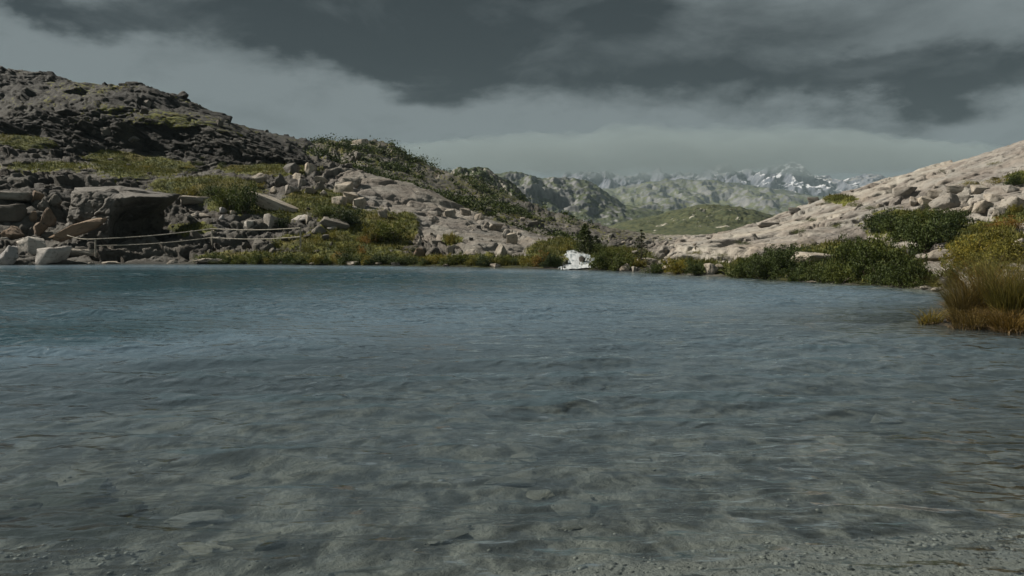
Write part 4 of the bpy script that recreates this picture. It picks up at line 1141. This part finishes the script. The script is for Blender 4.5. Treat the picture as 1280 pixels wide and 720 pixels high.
# ------------------------------------------------------------------ air
def haze():
    m = bpy.data.materials.new('haze'); m.use_nodes = True; t = NT(m.node_tree); t.n.clear()
    o = t.add('ShaderNodeOutputMaterial'); v = t.add('ShaderNodeVolumePrincipled')
    v.inputs['Color'].default_value = (0.42, 0.56, 0.62, 1); v.inputs['Density'].default_value = 0.00012; v.inputs['Anisotropy'].default_value = 0.0
    t.l.new(v.outputs[0], o.inputs['Volume'])
    x, y0, y1, z0, z1 = 9500, -9500, 9500, -20, 262
    V_ = [(-x, y0, z0), (x, y0, z0), (x, y1, z0), (-x, y1, z0), (-x, y0, z1), (x, y0, z1), (x, y1, z1), (-x, y1, z1)]
    F_ = [(0, 3, 2, 1), (4, 5, 6, 7), (0, 1, 5, 4), (1, 2, 6, 5), (2, 3, 7, 6), (3, 0, 4, 7)]
    tag(link('haze', mesh_from('haze', V_, F_, m)), 'thin pale haze filling the valley air', 'haze', kind='stuff')
haze()

# ------------------------------------------------------------------ labels inside a group: say which one by its place in the row
ORD = ['leftmost', 'second', 'third', 'fourth', 'fifth', 'sixth', 'seventh', 'eighth', 'ninth', 'tenth', 'eleventh', 'twelfth', 'thirteenth', 'fourteenth', 'fifteenth', 'sixteenth', 'seventeenth', 'eighteenth', 'nineteenth', 'twentieth'] + ['twenty-' + q for q in ('first', 'second', 'third', 'fourth', 'fifth', 'sixth', 'seventh', 'eighth', 'ninth')] + ['thirtieth'] + ['thirty-' + q for q in ('first', 'second', 'third', 'fourth', 'fifth', 'sixth', 'seventh', 'eighth', 'ninth')]
bylab = {}
for o in COL.objects:
    if o.parent is None and 'label' in o and 'group' in o: bylab.setdefault(o['label'], []).append(o)
for lab, lst in bylab.items():
    if 1 < len(lst) <= 39:
        lst.sort(key=lambda q: q.location.x / max(q.location.y, 1))
        for i, o in enumerate(lst):
            o['label'] = lab + (', ' + ('rightmost' if i == len(lst) - 1 and i else ORD[i] + ('' if i == 0 else ' from left')))


def mist():
    m = bpy.data.materials.new('mist'); m.use_nodes = True; t = NT(m.node_tree); t.n.clear()
    o = t.add('ShaderNodeOutputMaterial'); v = t.add('ShaderNodeVolumePrincipled')
    v.inputs['Color'].default_value = (0.46, 0.56, 0.58, 1); v.inputs['Density'].default_value = 0.0055
    t.l.new(v.outputs[0], o.inputs['Volume'])
    q, f = ico(6)
    q = q * np.array([700, 260, 46.0]); q[:, 2] *= np.where(q[:, 2] < 0, 0.75, 1.0)
    q[:, 2] += (fbm(q * np.array([.012, .012, .012]) + 3, 4, 15) - 0.5) * 75 * np.clip(1.1 - np.abs(q[:, 0]) / 700, 0, 1) + (fbm(q * np.array([.05, .04, .05]) + 9, 4, 25) - 0.5) * 30
    c = np.array(P(850, 198, 1700)); q = q + c
    q[:, 2] = np.minimum(q[:, 2], 258)
    tag(link('mist', mesh_from('mist', q - c, f, m, True), None, c), 'grey cloud bank hanging over the snowy peaks', 'cloud', kind='stuff')
mist()


def valley_mist():
    m = bpy.data.materials.new('valley_mist'); m.use_nodes = True; t = NT(m.node_tree); t.n.clear()
    o = t.add('ShaderNodeOutputMaterial'); v = t.add('ShaderNodeVolumePrincipled')
    v.inputs['Color'].default_value = (0.42, 0.53, 0.57, 1); v.inputs['Density'].default_value = 0.0003
    t.l.new(v.outputs[0], o.inputs['Volume'])
    q, f = ico(5)
    q = q * np.array([900, 420, 42.0]); q[:, 2] += (fbm(q * 0.01 + 5, 4, 35) - 0.5) * 40
    c = np.array([P(850, 240, 1200)[0], 1150.0, 62.0]); q = q + c; q[:, 2] = np.clip(q[:, 2], 10, 258)
    tag(link('valley_mist', mesh_from('valley_mist', q - c, f, m, True), None, c), 'thin grey mist drifting before the far rock walls', 'mist', kind='stuff')
valley_mist()
